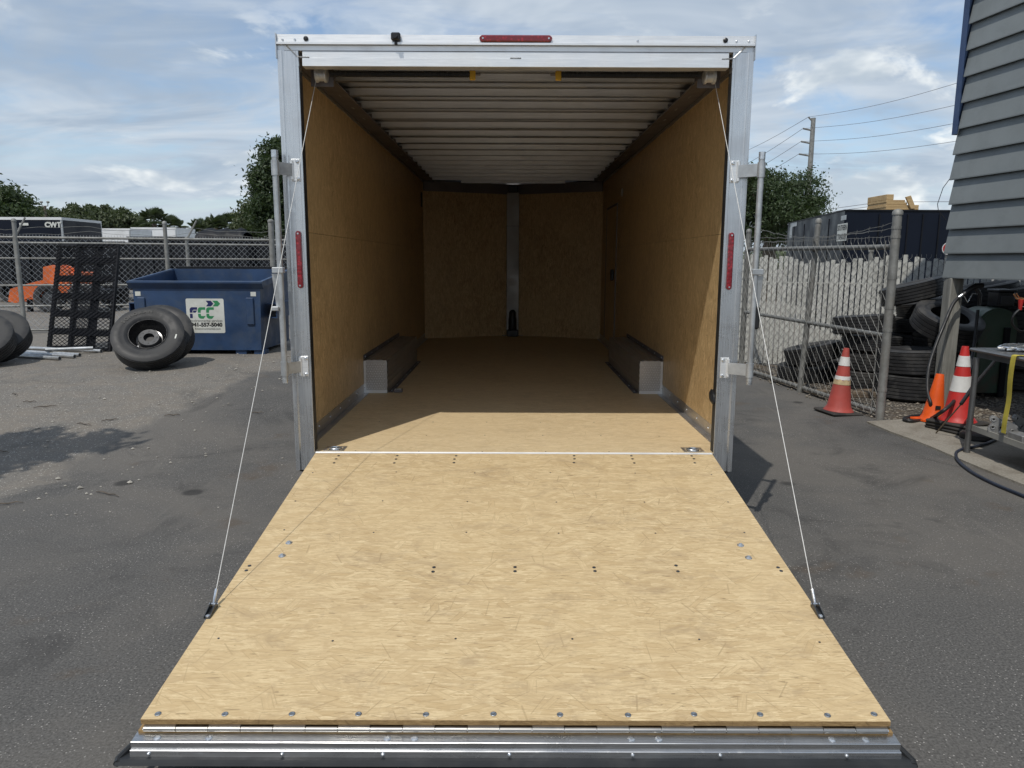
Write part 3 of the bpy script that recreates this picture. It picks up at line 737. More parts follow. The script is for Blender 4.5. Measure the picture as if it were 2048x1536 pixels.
# ---- the ramp
HWR = 1.177
RE = (2.105, 0.199)                       # y, z of its top front edge
RSL = (FZ-RE[1])/(YF-RE[0])
def rz(y): return RE[1] + (y-RE[0])*RSL
def RP(px, py):
    d = ray(px, py)
    t = (rz(0)-H)/(d.z-RSL*d.y)
    return CAM + d*t
rmp = thing_r = MB()
def slab(y0, y1, t0, t1, hw=HWR):
    return [(-hw, y0, rz(y0)-t0), (hw, y0, rz(y0)-t0), (hw, y1, rz(y1)-t0), (-hw, y1, rz(y1)-t0), (-hw, y0, rz(y0)-t1), (hw, y0, rz(y0)-t1), (hw, y1, rz(y1)-t1), (-hw, y1, rz(y1)-t1)]
BF = [(4, 5, 6, 7)[::-1], (0, 1, 2, 3), (0, 4, 5, 1), (1, 5, 6, 2), (2, 6, 7, 3), (3, 7, 4, 0)]
ramp = MB().add(slab(2.112, YF-0.008, 0.034, 0.072, HWR+0.004), BF).build('ramp', 'skin', T)
seam = 2.756
for y0, y1 in ((RE[0], seam-0.0008), (seam+0.0008, YF-0.008)):
    MB().add(slab(y0, y1, 0.0, 0.0155), BF).build('ramp_panel', 'ramp', ramp)
MB().add(slab(RE[0]+0.0004, RE[0]+0.030, 0.001, 0.0152, HWR-0.0005), BF)
# thin worn front edge strip so the cut edge shows its layers
MB().box(-HWR+0.001, HWR-0.001, RE[0]-0.0016, RE[0]-0.0002, RE[1]-0.0158, RE[1]-0.001).build('panel_edge', 'osb_edge', ramp)
MB().add(slab(2.097, 2.35, 0.0325, 0.0445, HWR+0.006), BF).build('lower_panel', 'osb_edge', ramp)
MB().add(slab(2.13, YF-0.01, 0.0158, 0.0322, HWR-0.01), BF).build('core_panel', 'osb_edge', ramp)
nk = 23; kl = 2*1.165/nk
for k in range(nk):
    x0 = -1.165 + k*kl
    kn = MB().tube([(x0+0.0012, 2.098, 0.1712), (x0+kl-0.0012, 2.098, 0.1712)], 0.0086, 12)
    if k % 2 == 0: kn.box(x0+0.0012, x0+kl-0.0012, 2.0960, 2.12, 0.1765, 0.1828)
    else: kn.box(x0+0.0012, x0+kl-0.0012, 2.0960, 2.12, 0.1640, 0.1670)
    kn.build('hinge_knuckle', 'hinge', ramp, True)
MB().tube([(-1.168, 2.098, 0.1712), (1.168, 2.098, 0.1712)], 0.004, 8).build('hinge_pin', 'zinc', ramp)
# folded aluminium end rail and rubber skirt
prof = [(2.096, 0.1560), (2.064, 0.1515), (2.0615, 0.1525), (2.0595, 0.1508), (2.0590, 0.1300), (2.0530, 0.1297), (2.0510, 0.1275), (2.0490, 0.1095), (2.080, 0.106), (2.112, 0.125), (2.112, 0.156)]
er = MB().prism([(-HWR-0.012, y, z) for y, z in prof], (2*HWR+0.024, 0, 0)).build('end_rail', 'alu_rail', ramp)
sp_ = [(2.0488, 0.1095), (2.034, 0.1115), (2.022, 0.1085), (2.018, 0.1010), (2.028, 0.0945), (2.085, 0.092), (2.085, 0.1055)]
MB().prism([(-HWR-0.045, y, z) for y, z in sp_], (2*HWR+0.09, 0, 0)).build('rubber_skirt', 'seal', ramp)
for s in (-1, 1):
    MB().tube([(s*(HWR+0.040), 2.026, 0.103), (s*(HWR+0.046), 2.045, 0.104), (s*(HWR+0.030), 2.10, 0.112), (s*(HWR+0.012), 2.20, 0.125)], 0.011, 8).build('rubber_skirt', 'seal', ramp, True)
for x in (-1.115, -0.955, 0.02-0.42, 0.02-0.335, 0.36, 0.445, 0.985, 1.09):
    MB().lathe([(0.0115, 0), (0.0115, 0.002), (0.006, 0.0035)], 14, TR(x, 2.0795, 0.1537) @ Matrix.Rotation(R(8), 4, 'X')).build('screw_head', 'zinc', er)
for x in (-1.13, -0.72, -0.41, -0.02, 0.36, 0.63, 1.02):
    MB().sphere((x, 2.0497, 0.119), 0.0065, 10, 6).build('rivet', 'zinc', er)
# bolts and nails on the ramp
RN = Vector((0, -RSL, 1)).normalized()
bolt_me = MB().lathe([(0.0078, 0), (0.0078, 0.0012), (0.005, 0.0022), (0.002, 0.0014)], 10).mesh('bolt_head', 'bolt')
MT['hub_bolt'] = paint('screw_steel', (0.26, 0.28, 0.30), 0.4, 0.8, 0.3, 90.0)
nail_me = MB().lathe([(0.0045, 0), (0.0042, 0.0010), (0.002, 0.0012)], 8).mesh('nail_head', 'bolt')
screw_me = MB().lathe([(0.0105, 0), (0.0105, 0.0012), (0.008, 0.0024), (0.003, 0.0012)], 10).mesh('screw_head', 'hub_bolt')
wash_me = MB().lathe([(0.0155, 0), (0.0155, 0.0016), (0.011, 0.003), (0.009, 0.0075), (0.004, 0.009)], 14).mesh('washer_bolt', 'zinc', True)
def on_ramp(name, me, p):
    o = link(name, me, None); o.parent = ramp; o.matrix_parent_inverse = wm(ramp).inverted()
    o.matrix_basis = TR(*(p + RN*0.0004)) @ axis_to(RN).to_4x4() @ Matrix.Rotation(random.uniform(0, 6), 4, 'Z')
for px in (678, 795, 912, 1147, 1262, 1383):
    for k, py in enumerate((912, 918, 926)):
        on_ramp('bolt_head', bolt_me, RP(px + (px-1028)*0.0115*k + random.uniform(-2, 2), py + random.uniform(-0.5, 0.5)))
for px in (499, 868, 1030, 1188, 1352, 1556):
    on_ramp('bolt_head', bolt_me, RP(px, 1133 + random.uniform(-2, 3))); on_ramp('bolt_head', bolt_me, RP(px+(px-1028)*0.012, 1142 + random.uniform(-1, 2)))
for px in (316, 450, 584, 717, 852, 987, 1120, 1256, 1388, 1520, 1655, 1748):
    on_ramp('screw_head', screw_me, RP(px, 1430 + random.uniform(-2, 1)))
for q in ((578, 1086), (564, 1112), (1481, 1091), (1497, 1116)):
    on_ramp('washer_bolt', wash_me, RP(*q))
for yy in (3.96, 3.62, 3.30, 2.50):
    for k in range(6):
        p = Vector((-1.1+k*0.44 + random.uniform(-0.02, 0.02), yy + random.uniform(-0.012, 0.012), 0)); p.z = rz(p.y)
        on_ramp('nail_head', nail_me, p)
for yy in (YF+0.05, YF+0.45, YF+0.86):
    for k in range(6):
        o = link('nail_head', nail_me, None); o.parent = T; o.matrix_parent_inverse = wm(T).inverted()
        o.matrix_basis = TR(-0.95+k*0.38, yy + random.uniform(-0.01, 0.01), FZ+0.0003)
# cables and their shackle brackets
for s, q in ((-1, (424, 1222)), (1, (1633, 1222))):
    p = RP(*q)
    d = Vector((0, 1, RSL)).normalized()
    br = MB()
    for w in (-0.011, 0.011):
        a = p + Vector((w, 0, 0))
        pts = [a - d*0.050 + RN*0.001, a + d*0.030 + RN*0.001, a + d*0.034 + RN*0.018, a + d*0.020 + RN*0.026, a - d*0.050 + RN*0.008]
        br.prism([v - Vector((0.0012, 0, 0)) for v in pts], (0.0024, 0, 0))
    br.prism([p - d*0.052 + RN*0.0006 - Vector((0.0115, 0, 0)), p + d*0.028 + RN*0.0006 - Vector((0.0115, 0, 0)), p + d*0.028 + RN*0.003 - Vector((0.0115, 0, 0)), p - d*0.052 + RN*0.003 - Vector((0.0115, 0, 0))], (0.023, 0, 0))
    b0 = br.build('cable_bracket', 'bolt', ramp)
    MB().tube([p + d*0.022 + RN*0.018 - Vector((0.016, 0, 0)), p + d*0.022 + RN*0.018 + Vector((0.018, 0, 0))], 0.004, 8).build('clevis_pin', 'zinc', b0)
    MB().lathe([(0.009, 0), (0.009, 0.005), (0.004, 0.007)], 10, TR(*(p - d*0.040 + RN*0.003)) @ axis_to(RN).to_4x4()).build('bolt_head', 'zinc', b0)
    low = p + d*0.022 + RN*0.020
    top = Vector((s*1.137, YF+0.185, 2.635))
    mid = (low+top)/2 + Vector((0, 0, -0.004))
    MB().tube([low, mid, top], 0.0018, 8).build('lift_cable', 'cable', T, True)
    u = (top-low).normalized()
    MB().tube([low, low+u*0.02, low+u*0.055], [0.004, 0.0058, 0.0058], 8).build('cable_ferrule', 'zinc', T, True)

# ================================================================== left side: fence, bin, wheels, gates
MT['bin_blue'] = paint('bin_blue_paint', (0.020, 0.050, 0.118), 0.5, 0, 0.22, 2.5, 0, (0.055, 0.075, 0.105), 4.0, 0.55)
MT['white_print'] = paint('white_sticker', (0.62, 0.63, 0.58), 0.5, 0, 0.08, 6.0, 0, (0.42, 0.40, 0.32), 7.0, 0.35)
MT['navy_print'] = paint('navy_print', (0.012, 0.016, 0.09), 0.5, 0, 0.05)
MT['green_print'] = paint('green_print', (0.03, 0.22, 0.085), 0.5, 0, 0.05)
MT['black_print'] = paint('black_print', (0.012, 0.012, 0.012), 0.5, 0, 0.05)
MT['white_paint'] = paint('white_paint', (0.72, 0.73, 0.73), 0.45, 0, 0.06, 1.5, 0, (0.5, 0.5, 0.48), 2.0, 0.3)
MT['black_steel'] = paint('black_steel', (0.009, 0.010, 0.013), 0.55, 0, 0.25, 3.0, spec=0.22)
MT['navy_skin'] = paint('navy_black_skin', (0.005, 0.008, 0.017), 0.4, 0, 0.12, 0.8, spec=0.22)
MT['orange'] = paint('machine_orange', (0.60, 0.115, 0.018), 0.5, 0, 0.15, 3.0, 0, (0.25, 0.08, 0.03), 4.0, 0.35)
MT['hub_grey'] = paint('hub_grey', (0.055, 0.057, 0.06), 0.5, 0.3, 0.15, 8.0)
MT['rim_black'] = paint('rim_black', (0.010, 0.010, 0.011), 0.28, 0, 0.15, 5.0)
MT['letters'] = paint('tyre_lettering', (0.006, 0.006, 0.006), 0.4, 0, 0.1)
MT['tarp'] = paint('black_tarp', (0.008, 0.009, 0.012), 0.6, 0, 0.3, 2.0, spec=0.25)
MT['red_paint'] = paint('red_paint', (0.36, 0.02, 0.02), 0.45, 0, 0.1, 2.0)
MT['bark'] = wood_mat('bark', (0.16, 0.13, 0.10), (0.06, 0.048, 0.038))
MT['leaf_oak'] = leaf_mat('leaf_oak', (0.026, 0.050, 0.018), (0.066, 0.098, 0.034))
MT['leaf_pine_hazed'] = leaf_mat('leaf_pine_hazed', (0.060, 0.085, 0.038), (0.125, 0.145, 0.072))  # leaf green lightened so that distance haze is painted into its colour
MT['leaf_palm'] = leaf_mat('leaf_palm', (0.045, 0.068, 0.030), (0.10, 0.125, 0.062))

def chain_link(P0, P1, z0, z1, s=0.1, r=0.0022, n=3, twist=True, jitter=0.0):
    """zig-zag wires between two ground points, heights z0..z1"""
    P0, P1 = Vector(P0), Vector(P1); d = (P1-P0); L = d.length; d.normalize(); nr = Vector((d.y, -d.x, 0))
    mb = MB(); k = 0; rows = int((z1-z0)/(s*0.5))
    u = 0.0
    while u < L:
        ph = 1 if k % 2 else -1
        pts = []
        for j in range(rows+1):
            sg = ph if j % 2 else -ph
            p = P0 + d*(u + sg*s*0.25) + nr*(0.004*sg)
            pts.append(Vector((p.x, p.y, z0 + (z1-z0)*j/rows)))
        if twist:
            q = pts[-1]; cpt = P0 + d*u
            pts.append(Vector((cpt.x, cpt.y, q.z + s*0.30))); pts.append(Vector((cpt.x, cpt.y, q.z + s*0.62)))
        mb.tube(pts, r, n, False)
        u += s*0.5; k += 1
    return mb
def pipe_post(p, h, r, parent, mat='galv_old', cap=True, z0=None, name='post'):
    z = p[2] if z0 is None else z0
    mb = MB().tube([(p[0], p[1], z-0.02), (p[0], p[1], z+h)], r, 12)
    if cap: mb.lathe([(r*1.15, 0), (r*1.15, 0.03), (r*0.8, 0.05), (r*0.2, 0.058)], 12, TR(p[0], p[1], z+h-0.01))
    return mb.build(name, mat, parent, True)

# --- near yard fence on the left
FA, FB = at(-160, 674, 12.75), at(640, 674, 14.75)
FA.z = FB.z = RISE
def fence_pt(px):
    d = ray(px, 600); e = FB-FA
    # intersection in plan
    t = ((FA.x-CAM.x)*e.y - (FA.y-CAM.y)*e.x)/(d.x*e.y - d.y*e.x)
    p = CAM + d*t; return Vector((p.x, p.y, RISE))
fen = thing('chain_link_fence', 'galvanised chain link fence with top rail running behind the blue dumpster', 'fence', FA)
for px in (-130, 44, 340, 549):
    p = fence_pt(px); pipe_post(p, 1.98 if px < 500 else 2.05, 0.036 if px < 500 else 0.052, fen)
for z, r in ((1.70, 0.022), (1.335, 0.014), (0.86, 0.016), (0.06, 0.018)):
    MB().tube([FA+Vector((0, 0, z)), FB+Vector((0, 0, z))], r, 10).build('rail', 'galv_old', fen, True)
stuff(chain_link(FA+Vector((0, 0.03, 0)), FB+Vector((0, 0.03, 0)), RISE+0.05, RISE+1.69, 0.10, 0.0034).build('wire_mesh', 'galv', fen))
# second fence line just behind it, with outrigger arms
e_ = (FB-FA).normalized(); nb = Vector((-e_.y, e_.x, 0))
fen2 = thing('chain_link_fence', 'second chain link fence line with leaning barbed wire arms behind the first', 'fence', FA+nb*0.75)
for px in (14, 372):
    p = fence_pt(px)+nb*0.75; pipe_post(p, 1.72, 0.034, fen2)
    a = p+Vector((0, 0, 1.70)); MB().tube([a, a+Vector((0.20, 0.05, 0.38))], 0.018, 8).build('barb_arm', 'galv_old', fen2)
for z in (1.62, 0.45):
    MB().tube([FA+nb*0.75+Vector((0, 0, z)), FB+nb*0.75+Vector((0, 0, z))], 0.020, 10).build('rail', 'galv_old', fen2, True)
for k, zz in enumerate((1.80, 1.90)):
    pts = []
    for i in range(25):
        t = i/24; p = FA+nb*0.8+(FB-FA)*t; pts.append((p.x+0.1, p.y, RISE+zz+0.03*math.sin(t*21+k)-0.02*math.sin(t*47)))
    MB().tube(pts, 0.004, 4).build('barbed_wire', 'galv_old', fen2)

# --- blue dumpster
DX0, DX1, DY0, DY1 = -5.32, -3.53, 10.38, 11.70
DG = RISE
D = thing('dumpster', 'open blue steel dumpster with white company sticker on its front', 'dumpster', ((DX0+DX1)/2, (DY0+DY1)/2, DG))
zf, zr = DG+1.02, DG+1.17
def dq(name, pts, d, mat='bin_blue', par=D): return MB().prism(pts, d).build(name, mat, par)
dq('front_wall', [(DX0+0.03, DY0, DG+0.06), (DX1-0.03, DY0, DG+0.06), (DX1, DY0, zf), (DX0, DY0, zf)], (0, 0.012, 0))
dq('back_wall', [(DX0+0.03, DY1, DG+0.06), (DX1-0.03, DY1, DG+0.06), (DX1, DY1, zr), (DX0, DY1, zr)], (0, -0.012, 0))
for s, xx, xb in ((1, DX0, DX0+0.03), (-1, DX1, DX1-0.03)):
    dq('side_wall', [(xb, DY0+0.013, DG+0.06), (xb, DY1-0.013, DG+0.06), (xx, DY1-0.013, zr), (xx, DY0+0.013, zf)], (s*0.012, 0, 0))
MB().box(DX0+0.045, DX1-0.045, DY0+0.014, DY1-0.014, DG+0.07, DG+0.09).build('floor_plate', 'bin_blue', D)
# flared rim
rim = MB()
rim.prism([(DX0-0.045, DY0-0.06, zf-0.02), (DX0-0.045, DY0-0.002, zf-0.10), (DX0-0.045, DY0-0.002, zf+0.012), (DX0-0.045, DY0-0.06, zf+0.004)], (DX1-DX0+0.09, 0, 0))
rim.box(DX0-0.045, DX1+0.045, DY1+0.001, DY1+0.05, zr-0.08, zr+0.01)
for xx in (DX0-0.046, DX1+0.001):
    rim.prism([(xx, DY0-0.0015, zf-0.07), (xx, DY1+0.0005, zr-0.07), (xx, DY1+0.0005, zr+0.011), (xx, DY0-0.0015, zf+0.012)], (0.045, 0, 0))
rim.build('rim', 'bin_blue', D)
for xx in (DX0+0.11, DX1-0.16):
    MB().box(xx-0.05, xx+0.06, DY0-0.022, DY0-0.001, DG+0.42, DG+0.80, None, 0.01).build('corner_rib', 'bin_blue', D)
for s, xx in ((-1, DX0-0.02), (1, DX1+0.02)):
    x0, x1 = sorted((xx+s*0.0, xx+s*0.14))
    pk = MB()
    pk.box(x0, x1, DY0+0.18, DY1-0.1, DG+0.70, DG+0.715).box(x0, x1, DY0+0.18, DY1-0.1, DG+0.50, DG+0.515)
    pk.box(*sorted((xx+s*0.126, xx+s*0.14)), DY0+0.18, DY1-0.1, DG+0.5155, DG+0.6995)
    pk.build('fork_pocket', 'bin_blue', D)
for xx in (DX0+0.12, DX1-0.40, DX1-0.14, DX0+0.5):
    MB().box(xx, xx+0.15, DY0+0.02, DY0+0.2, DG, DG+0.059).build('skid_foot', 'bin_blue', D)
for xx in (DX0+0.035, DX1-0.14):
    MB().box(xx, xx+0.075, DY0-0.0035, DY0-0.0005, zf-0.20, zf-0.14).build('reflector', 'white_print', D)
# folded-back lids
for xx in (DX0+0.03, (DX0+DX1)/2+0.02):
    MB().prism([(xx, DY1+0.055, zr+0.02), (xx, DY1+0.11, zr+0.045), (xx, DY1+0.20, DG+0.45), (xx, DY1+0.175, DG+0.45)], ((DX1-DX0)/2-0.06, 0, 0)).build('lid', 'black', D)
MB().tube([(DX0, DY1+0.07, zr+0.04), (DX1, DY1+0.07, zr+0.04)], 0.010, 8).build('lid_rod', 'black_steel', D)
# sticker
SA, SB = at(371, 597, DY0), at(451, 666, DY0)
sx0, sx1, sz1, sz0 = SA.x, SB.x, SA.z, SB.z
sw, sh = sx1-sx0, sz1-sz0
def rrect(x0, x1, z0, z1, r, y):
    o = []
    for cx, cz, a0 in ((x1-r, z0+r, -90), (x1-r, z1-r, 0), (x0+r, z1-r, 90), (x0+r, z0+r, 180)):
        for k in range(5):
            a = R(a0+k*22.5); o.append((cx+r*math.cos(a), y, cz+r*math.sin(a)))
    return o
stk = MB().prism(rrect(sx0, sx1, sz0, sz1, 0.02, DY0-0.0008), (0, -0.0015, 0)).build('sticker', 'white_print', D)
def sp2(u, v, k=0): return (sx0+u*sw, DY0-0.0026-0.0002*k, sz1-v*sh)
def spoly(pts, mat): MB().prism([sp2(u, v) for u, v in pts], (0, -0.0006, 0)).build('print', mat, stk)
spoly([(.53, .06), (.66, .06), (.73, .145), (.66, .225), (.53, .225), (.585, .145)][::-1], 'navy_print')
spoly([(.70, .06), (.84, .06), (.91, .15), (.84, .225), (.70, .225), (.765, .145)][::-1], 'green_print')
def cshape(u0, mat, w=.20):
    up = [(u0, .41)] + [(u0+.07-.07*math.cos(R(a)), .33-.08*math.sin(R(a))) for a in range(0, 91, 15)] + [(u0+w, .25), (u0+w, .325), (u0+.10, .325), (u0+.075, .35), (u0+.075, .41)]
    spoly(up[::-1], mat)
    if mat == 'green_print':
        lo = [(u0, .44)] + [(u0+.08-.08*math.cos(R(a)), .50+.085*math.sin(R(a))) for a in range(0, 91, 15)] + [(u0+w-.06, .585), (u0+w, .505), (u0+.095, .505), (u0+.075, .485), (u0+.075, .44)]
        spoly(lo, mat)
    else:
        spoly([(u0, .44), (u0, .57), (u0+.072, .57), (u0+.072, .44)], mat)
        spoly([(u0+.09, .345), (u0+.09, .41), (u0+.15, .41), (u0+.20, .345)], mat)
cshape(.09, 'navy_print'); cshape(.305, 'green_print'); cshape(.525, 'green_print', .205)
def stext(body, u, v, size, bold, width, spacing=1.0):
    me = text_mesh(body, size*sh, 'black_print', bold, 0.0004, spacing=spacing)
    xs_ = [q.co.x for q in me.vertices]; k = width*sw/(max(xs_)-min(xs_)); cxm = (max(xs_)+min(xs_))/2
    o = link('print', me, stk)
    p = Vector(sp2(u, v))
    o.matrix_basis = frame(p, (k, 0, 0), (0, 0, 1), (0, -1, 0)) @ TR(-cxm, 0, 0)
stext('environmental services', .52, .645, .115, 0.0, .84)
stext('941-557-5040', .515, .765, .15, 0.004, .84)
stext('fccenvironmental.com', .54, .88, .095, 0.0, .68)

# --- wheels on the ground
def lettering_arc(body, rad, size, a0, a1, parent, zoff):
    n_ = len(body)
    for i, ch in enumerate(body):
        a = a0 + (a1-a0)*i/(n_-1)
        me = text_mesh(ch, size, 'letters', 0.003, 0.002)
        o = link('lettering', me, parent)
        d = Vector((math.cos(a), math.sin(a), 0)); tng = Vector((math.sin(a), -math.cos(a), 0))
        o.matrix_basis = frame(d*rad + Vector((0, 0, zoff)), tng, d, (0, 0, 1))
TYR, TYW = 0.415, 0.225
big_tyre = tyre_mesh(TYR, TYW, 0.215, 56, mat='rubber_new')
def road_wheel(label, pos, nrm, spin=0.0, letters=True, group='spare wheels lying about the yard'):
    t = thing('truck_wheel', label, 'wheel', (0, 0, 0), group)
    link('tyre', big_tyre, t)
    rimb = MB().lathe([(0.216, -0.09), (0.224, 0.092), (0.220, 0.098), (0.213, 0.098), (0.207, 0.088), (0.200, 0.05), (0.192, 0.03), (0.150, -0.03), (0.120, -0.035), (0.120, -0.05), (0.19, -0.06)], 40, None, True).build('rim', 'rim_black', t, True)
    MB().lathe([(0.062, 0.02), (0.118, 0.022), (0.124, 0.014), (0.13, -0.034), (0.06, -0.034)], 32, None, True).build('hub_plate', 'hub_grey', rimb, True)
    for k in range(8):
        a = R(k*45+12)
        MB().lathe([(0.0085, 0.0205), (0.0085, 0.0232)], 10, TR(0.092*math.cos(a), 0.092*math.sin(a), 0)).build('lug_hole', 'letters', rimb)
    MB().lathe([(0.058, -0.033), (0.058, -0.028)], 20).build('bore', 'letters', rimb)
    MB().tube([(0.168*math.cos(R(245)), 0.168*math.sin(R(245)), 0.0), (0.18*math.cos(R(245)), 0.18*math.sin(R(245)), 0.045)], 0.004, 6).build('valve', 'zinc', rimb)
    if letters:
        lettering_arc('SONORAN', 0.325, 0.062, R(160), R(98), t, TYW/2*1.012+0.0015)
        MB().box(0.318, 0.334, -0.03, 0.035, TYW/2+0.0005, TYW/2+0.002).build('label_patch', 'white_print', t)
    z = Vector(nrm).normalized(); x = Vector((1, 0, 0)); x = (x - z*x.dot(z)).normalized(); y = z.cross(x)
    t.matrix_basis = frame(pos, x, y, z) @ Matrix.Rotation(spin, 4, 'Z')
    return t
def lean(px, bottom_py, tilt, yaw, spin, label, letters=True, dy=0.0):
    g = G(px, bottom_py); g.y += dy
    nrm = Vector((math.sin(yaw)*math.cos(tilt), -math.cos(yaw)*math.cos(tilt), math.sin(tilt)))
    z = nrm; up = (Vector((0, 0, 1)) - z*z.z).normalized()
    # lowest point of the tyre: centre - up*R - z*W/2*...
    low = up*(-TYR) - z*(TYW/2*0.75) if z.z > 0 else up*(-TYR) + z*(TYW/2*0.75)
    c = Vector((g.x, g.y, gz(g.x, g.y))) - Vector((low.x, low.y, low.z)) + Vector((0, 0, 0.004))
    return road_wheel(label, c, nrm, spin, letters)
lean(297, 741, R(41), R(17), 0.0, 'black truck wheel with raised brand lettering leaning near the dumpster')
lean(299, 738, R(41), R(15), 0.6, 'black truck wheel propped between lettered wheel and dumpster', False, 0.22)
lean(-56, 738, R(52), R(20), 0.9, 'black truck wheel cut off by left edge of photo', False)
lean(-44, 733, R(52), R(20), 1.4, 'black truck wheel tucked behind the one at left edge', False, 0.22)

# --- loose galvanised pipes
for a, b_, lab in (((40, 699), (203, 706), 'longest galvanised pipe at the back of the ground pile'),
                   ((92, 711), (187, 707), 'galvanised pipe angled across the back of the ground pile'),
                   ((30, 706), (160, 714), 'galvanised pipe in the middle of the ground pile'),
                   ((25, 710), (150, 717), 'galvanised pipe second from the front of the ground pile'),
                   ((20, 714), (120, 721), 'galvanised pipe at the front of the ground pile')):
    p, q = G(*a), G(*b_); d = (q-p).normalized(); r = 0.026
    p.z += r+0.002; q.z += r+0.002
    if 'angled' in lab: q.z += 0.05; p.z += 0.05
    up = Vector((0, 0, 1)); w = d.cross(up)
    mb = MB()
    n_ = 12; rings = []
    for c0, rr in ((p, r), (q, r), (q, r*0.82), (q-d*0.12, r*0.82)):
        rings.append([c0 + (up*math.cos(2*math.pi*k/n_)+w*math.sin(2*math.pi*k/n_))*rr for k in range(n_)])
    mb.add([v for rg in rings for v in rg], [(i*n_+k, i*n_+(k+1) % n_, (i+1)*n_+(k+1) % n_, (i+1)*n_+k) for i in range(3) for k in range(n_)] + [tuple(range(n_)), tuple(3*n_+k for k in range(n_))])
    tag(mb.build('steel_pipe', 'galv', None, True), lab, 'pipe', 'galvanised pipes on the ground')

# --- expanded metal ramp gates leaning on the fence
def mesh_gate(label, bl, w, Lg, lean_y, dx=0.0):
    t = thing('ramp_gate', label, 'gate', (bl.x+w/2, bl.y, bl.z), 'mesh ramp gates against the fence')
    X = Vector((1, 0, 0)); Y = Vector((dx, lean_y, 1.0)).normalized(); Z = X.cross(Y)
    F0 = frame(bl + Vector((0, 0, 0.005)), X, Y, Z)
    for x in (0.0, w-0.04):
        MB().box(x, x+0.04, 0, Lg, -0.06, 0.0, F0).build('stile', 'black_steel', t)
    for y in (0.0, Lg-0.05):
        MB().box(0.0405, w-0.0405, y, y+0.05, -0.05, -0.002, F0).build('end_bar', 'black_steel', t)
    k = 1
    while k*0.27 < Lg-0.12:
        MB().box(0.0405, w-0.0405, k*0.27-0.045, k*0.27+0.045, -0.05, -0.004, F0).build('cross_bar', 'black_steel', t); k += 1
    MB().box(w*0.47, w*0.47+0.08, 0.0505, Lg-0.0505, -0.058, -0.0505, F0).build('centre_bar', 'black_steel', t)
    mb = MB(); sx, sy = 0.075, 0.028
    rows = int(Lg/(sy))
    for j in range(rows):
        pts = []
        y0 = 0.01 + j*sy; m_ = int(w/(sx/2))
        for i in range(m_+1):
            sg = 1 if (i+j) % 2 else -1
            pts.append(F0 @ Vector((i*sx/2, y0+sg*sy/2*0.9, 0.004)))
        mb.tube(pts, 0.0062, 4, False)
    stuff(mb.build('expanded_mesh', 'black_steel', t))
b1, b2 = G(93, 698), G(126, 705)
mesh_gate('black expanded metal ramp gate leaning against the fence in front', b1, 0.62, 1.62, 0.30, 0.025)
b2.y += 0.10; b2.z = RISE
mesh_gate('second black ramp gate showing behind the right edge of the first', b2, 0.62, 1.60, 0.27, 0.025)

# --- orange machine behind the fence
Om = thing('orange_machine', 'orange wheeled machine with sloping arm parked behind the left fence', 'machine', (-11.2, 19, RISE))
def oc(px, py, y=18.6): return at(px, py, y)
outer = [(16, 603), (20, 578), (60, 566), (86, 560), (86, 534), (104, 530), (137, 540), (140, 586), (100, 592), (60, 594), (40, 604), (30, 606)]
MB().prism([oc(*q) for q in outer], (0, 0.09, 0)).build('arm', 'orange', Om)
MB().prism([oc(*q)+Vector((0, 0.5, 0)) for q in outer], (0, 0.09, 0)).build('arm', 'orange', Om)
a, b_ = oc(90, 575), oc(150, 545)
MB().box(a.x, b_.x-0.05, 18.72, 19.75, a.z, b_.z, None, 0.03).build('engine_cover', 'orange', Om)
a, b_ = oc(70, 600), oc(180, 575)
MB().box(a.x, b_.x+0.2, 18.75, 20.0, RISE+0.45, a.z+0.25).build('chassis', 'black_steel', Om)
for px in (98, 165):
    for yy in (18.65, 20.1):
        c = oc(px, 605); me = tyre_mesh(0.36, 0.26, 0.18, 28)
        w = link('wheel', me, None); w.parent = Om; w.matrix_parent_inverse = wm(Om).inverted()
        w.matrix_basis = TR(c.x, yy, RISE+0.36) @ axis_to((0, -1, 0)).to_4x4()
        q = link('hub', MB().lathe([(0.181, -0.1), (0.181, 0.05), (0.05, 0.07)], 20).mesh('hub', 'hub_grey', True), None); q.parent = w
MB().tube([oc(44, 600)+Vector((0, .3, 0)), oc(44, 606)+Vector((0, .3, -0.25))], 0.07, 10).build('jack_leg', 'black_steel', Om)

# --- trailers and trucks parked beyond the fence
def box_trailer(name, label, x0, x1, y0, y1, z0, h, mat, cat='trailer', rail='white_paint', group=None):
    t = thing(name, label, cat, ((x0+x1)/2, (y0+y1)/2, z0), group)
    MB().box(x0, x1, y0, y1, z0+0.55, z0+h, None, 0.03).build('body', mat, t)
    for a in (x0-0.004, x1-0.046):
        for b_ in (y0-0.004, y1-0.046):
            MB().box(a, a+0.05, b_, b_+0.05, z0+0.54, z0+h-0.081).build('corner_post', 'galv', t)
    MB().box(x0-0.012, x1+0.012, y0-0.012, y0-0.001, z0+h-0.08, z0+h+0.01).build('roof_rail', rail, t)
    MB().box(x0-0.012, x0-0.001, y0, y1, z0+h-0.08, z0+h+0.01).build('roof_rail', rail, t)
    MB().box(x1+0.001, x1+0.012, y0, y1, z0+h-0.08, z0+h+0.01).build('roof_rail', rail, t)
    cx = (x0+x1)/2
    for k in (-0.45, 0.45):
        for yy in (y0+0.12, y1-0.12):
            w = link('wheel', wheel_me, None); w.parent = t; w.matrix_parent_inverse = wm(t).inverted()
            w.matrix_basis = TR(cx+k, yy, z0+0.34) @ axis_to((0, -1 if yy < (y0+y1)/2 else 1, 0)).to_4x4()
    k = x0+0.6
    while k < x1-0.3:
        MB().box(k, k+0.02, y0-0.006, y0-0.0006, z0+0.56, z0+h-0.082).build('panel_seam', mat, t); k += 1.22
    return t
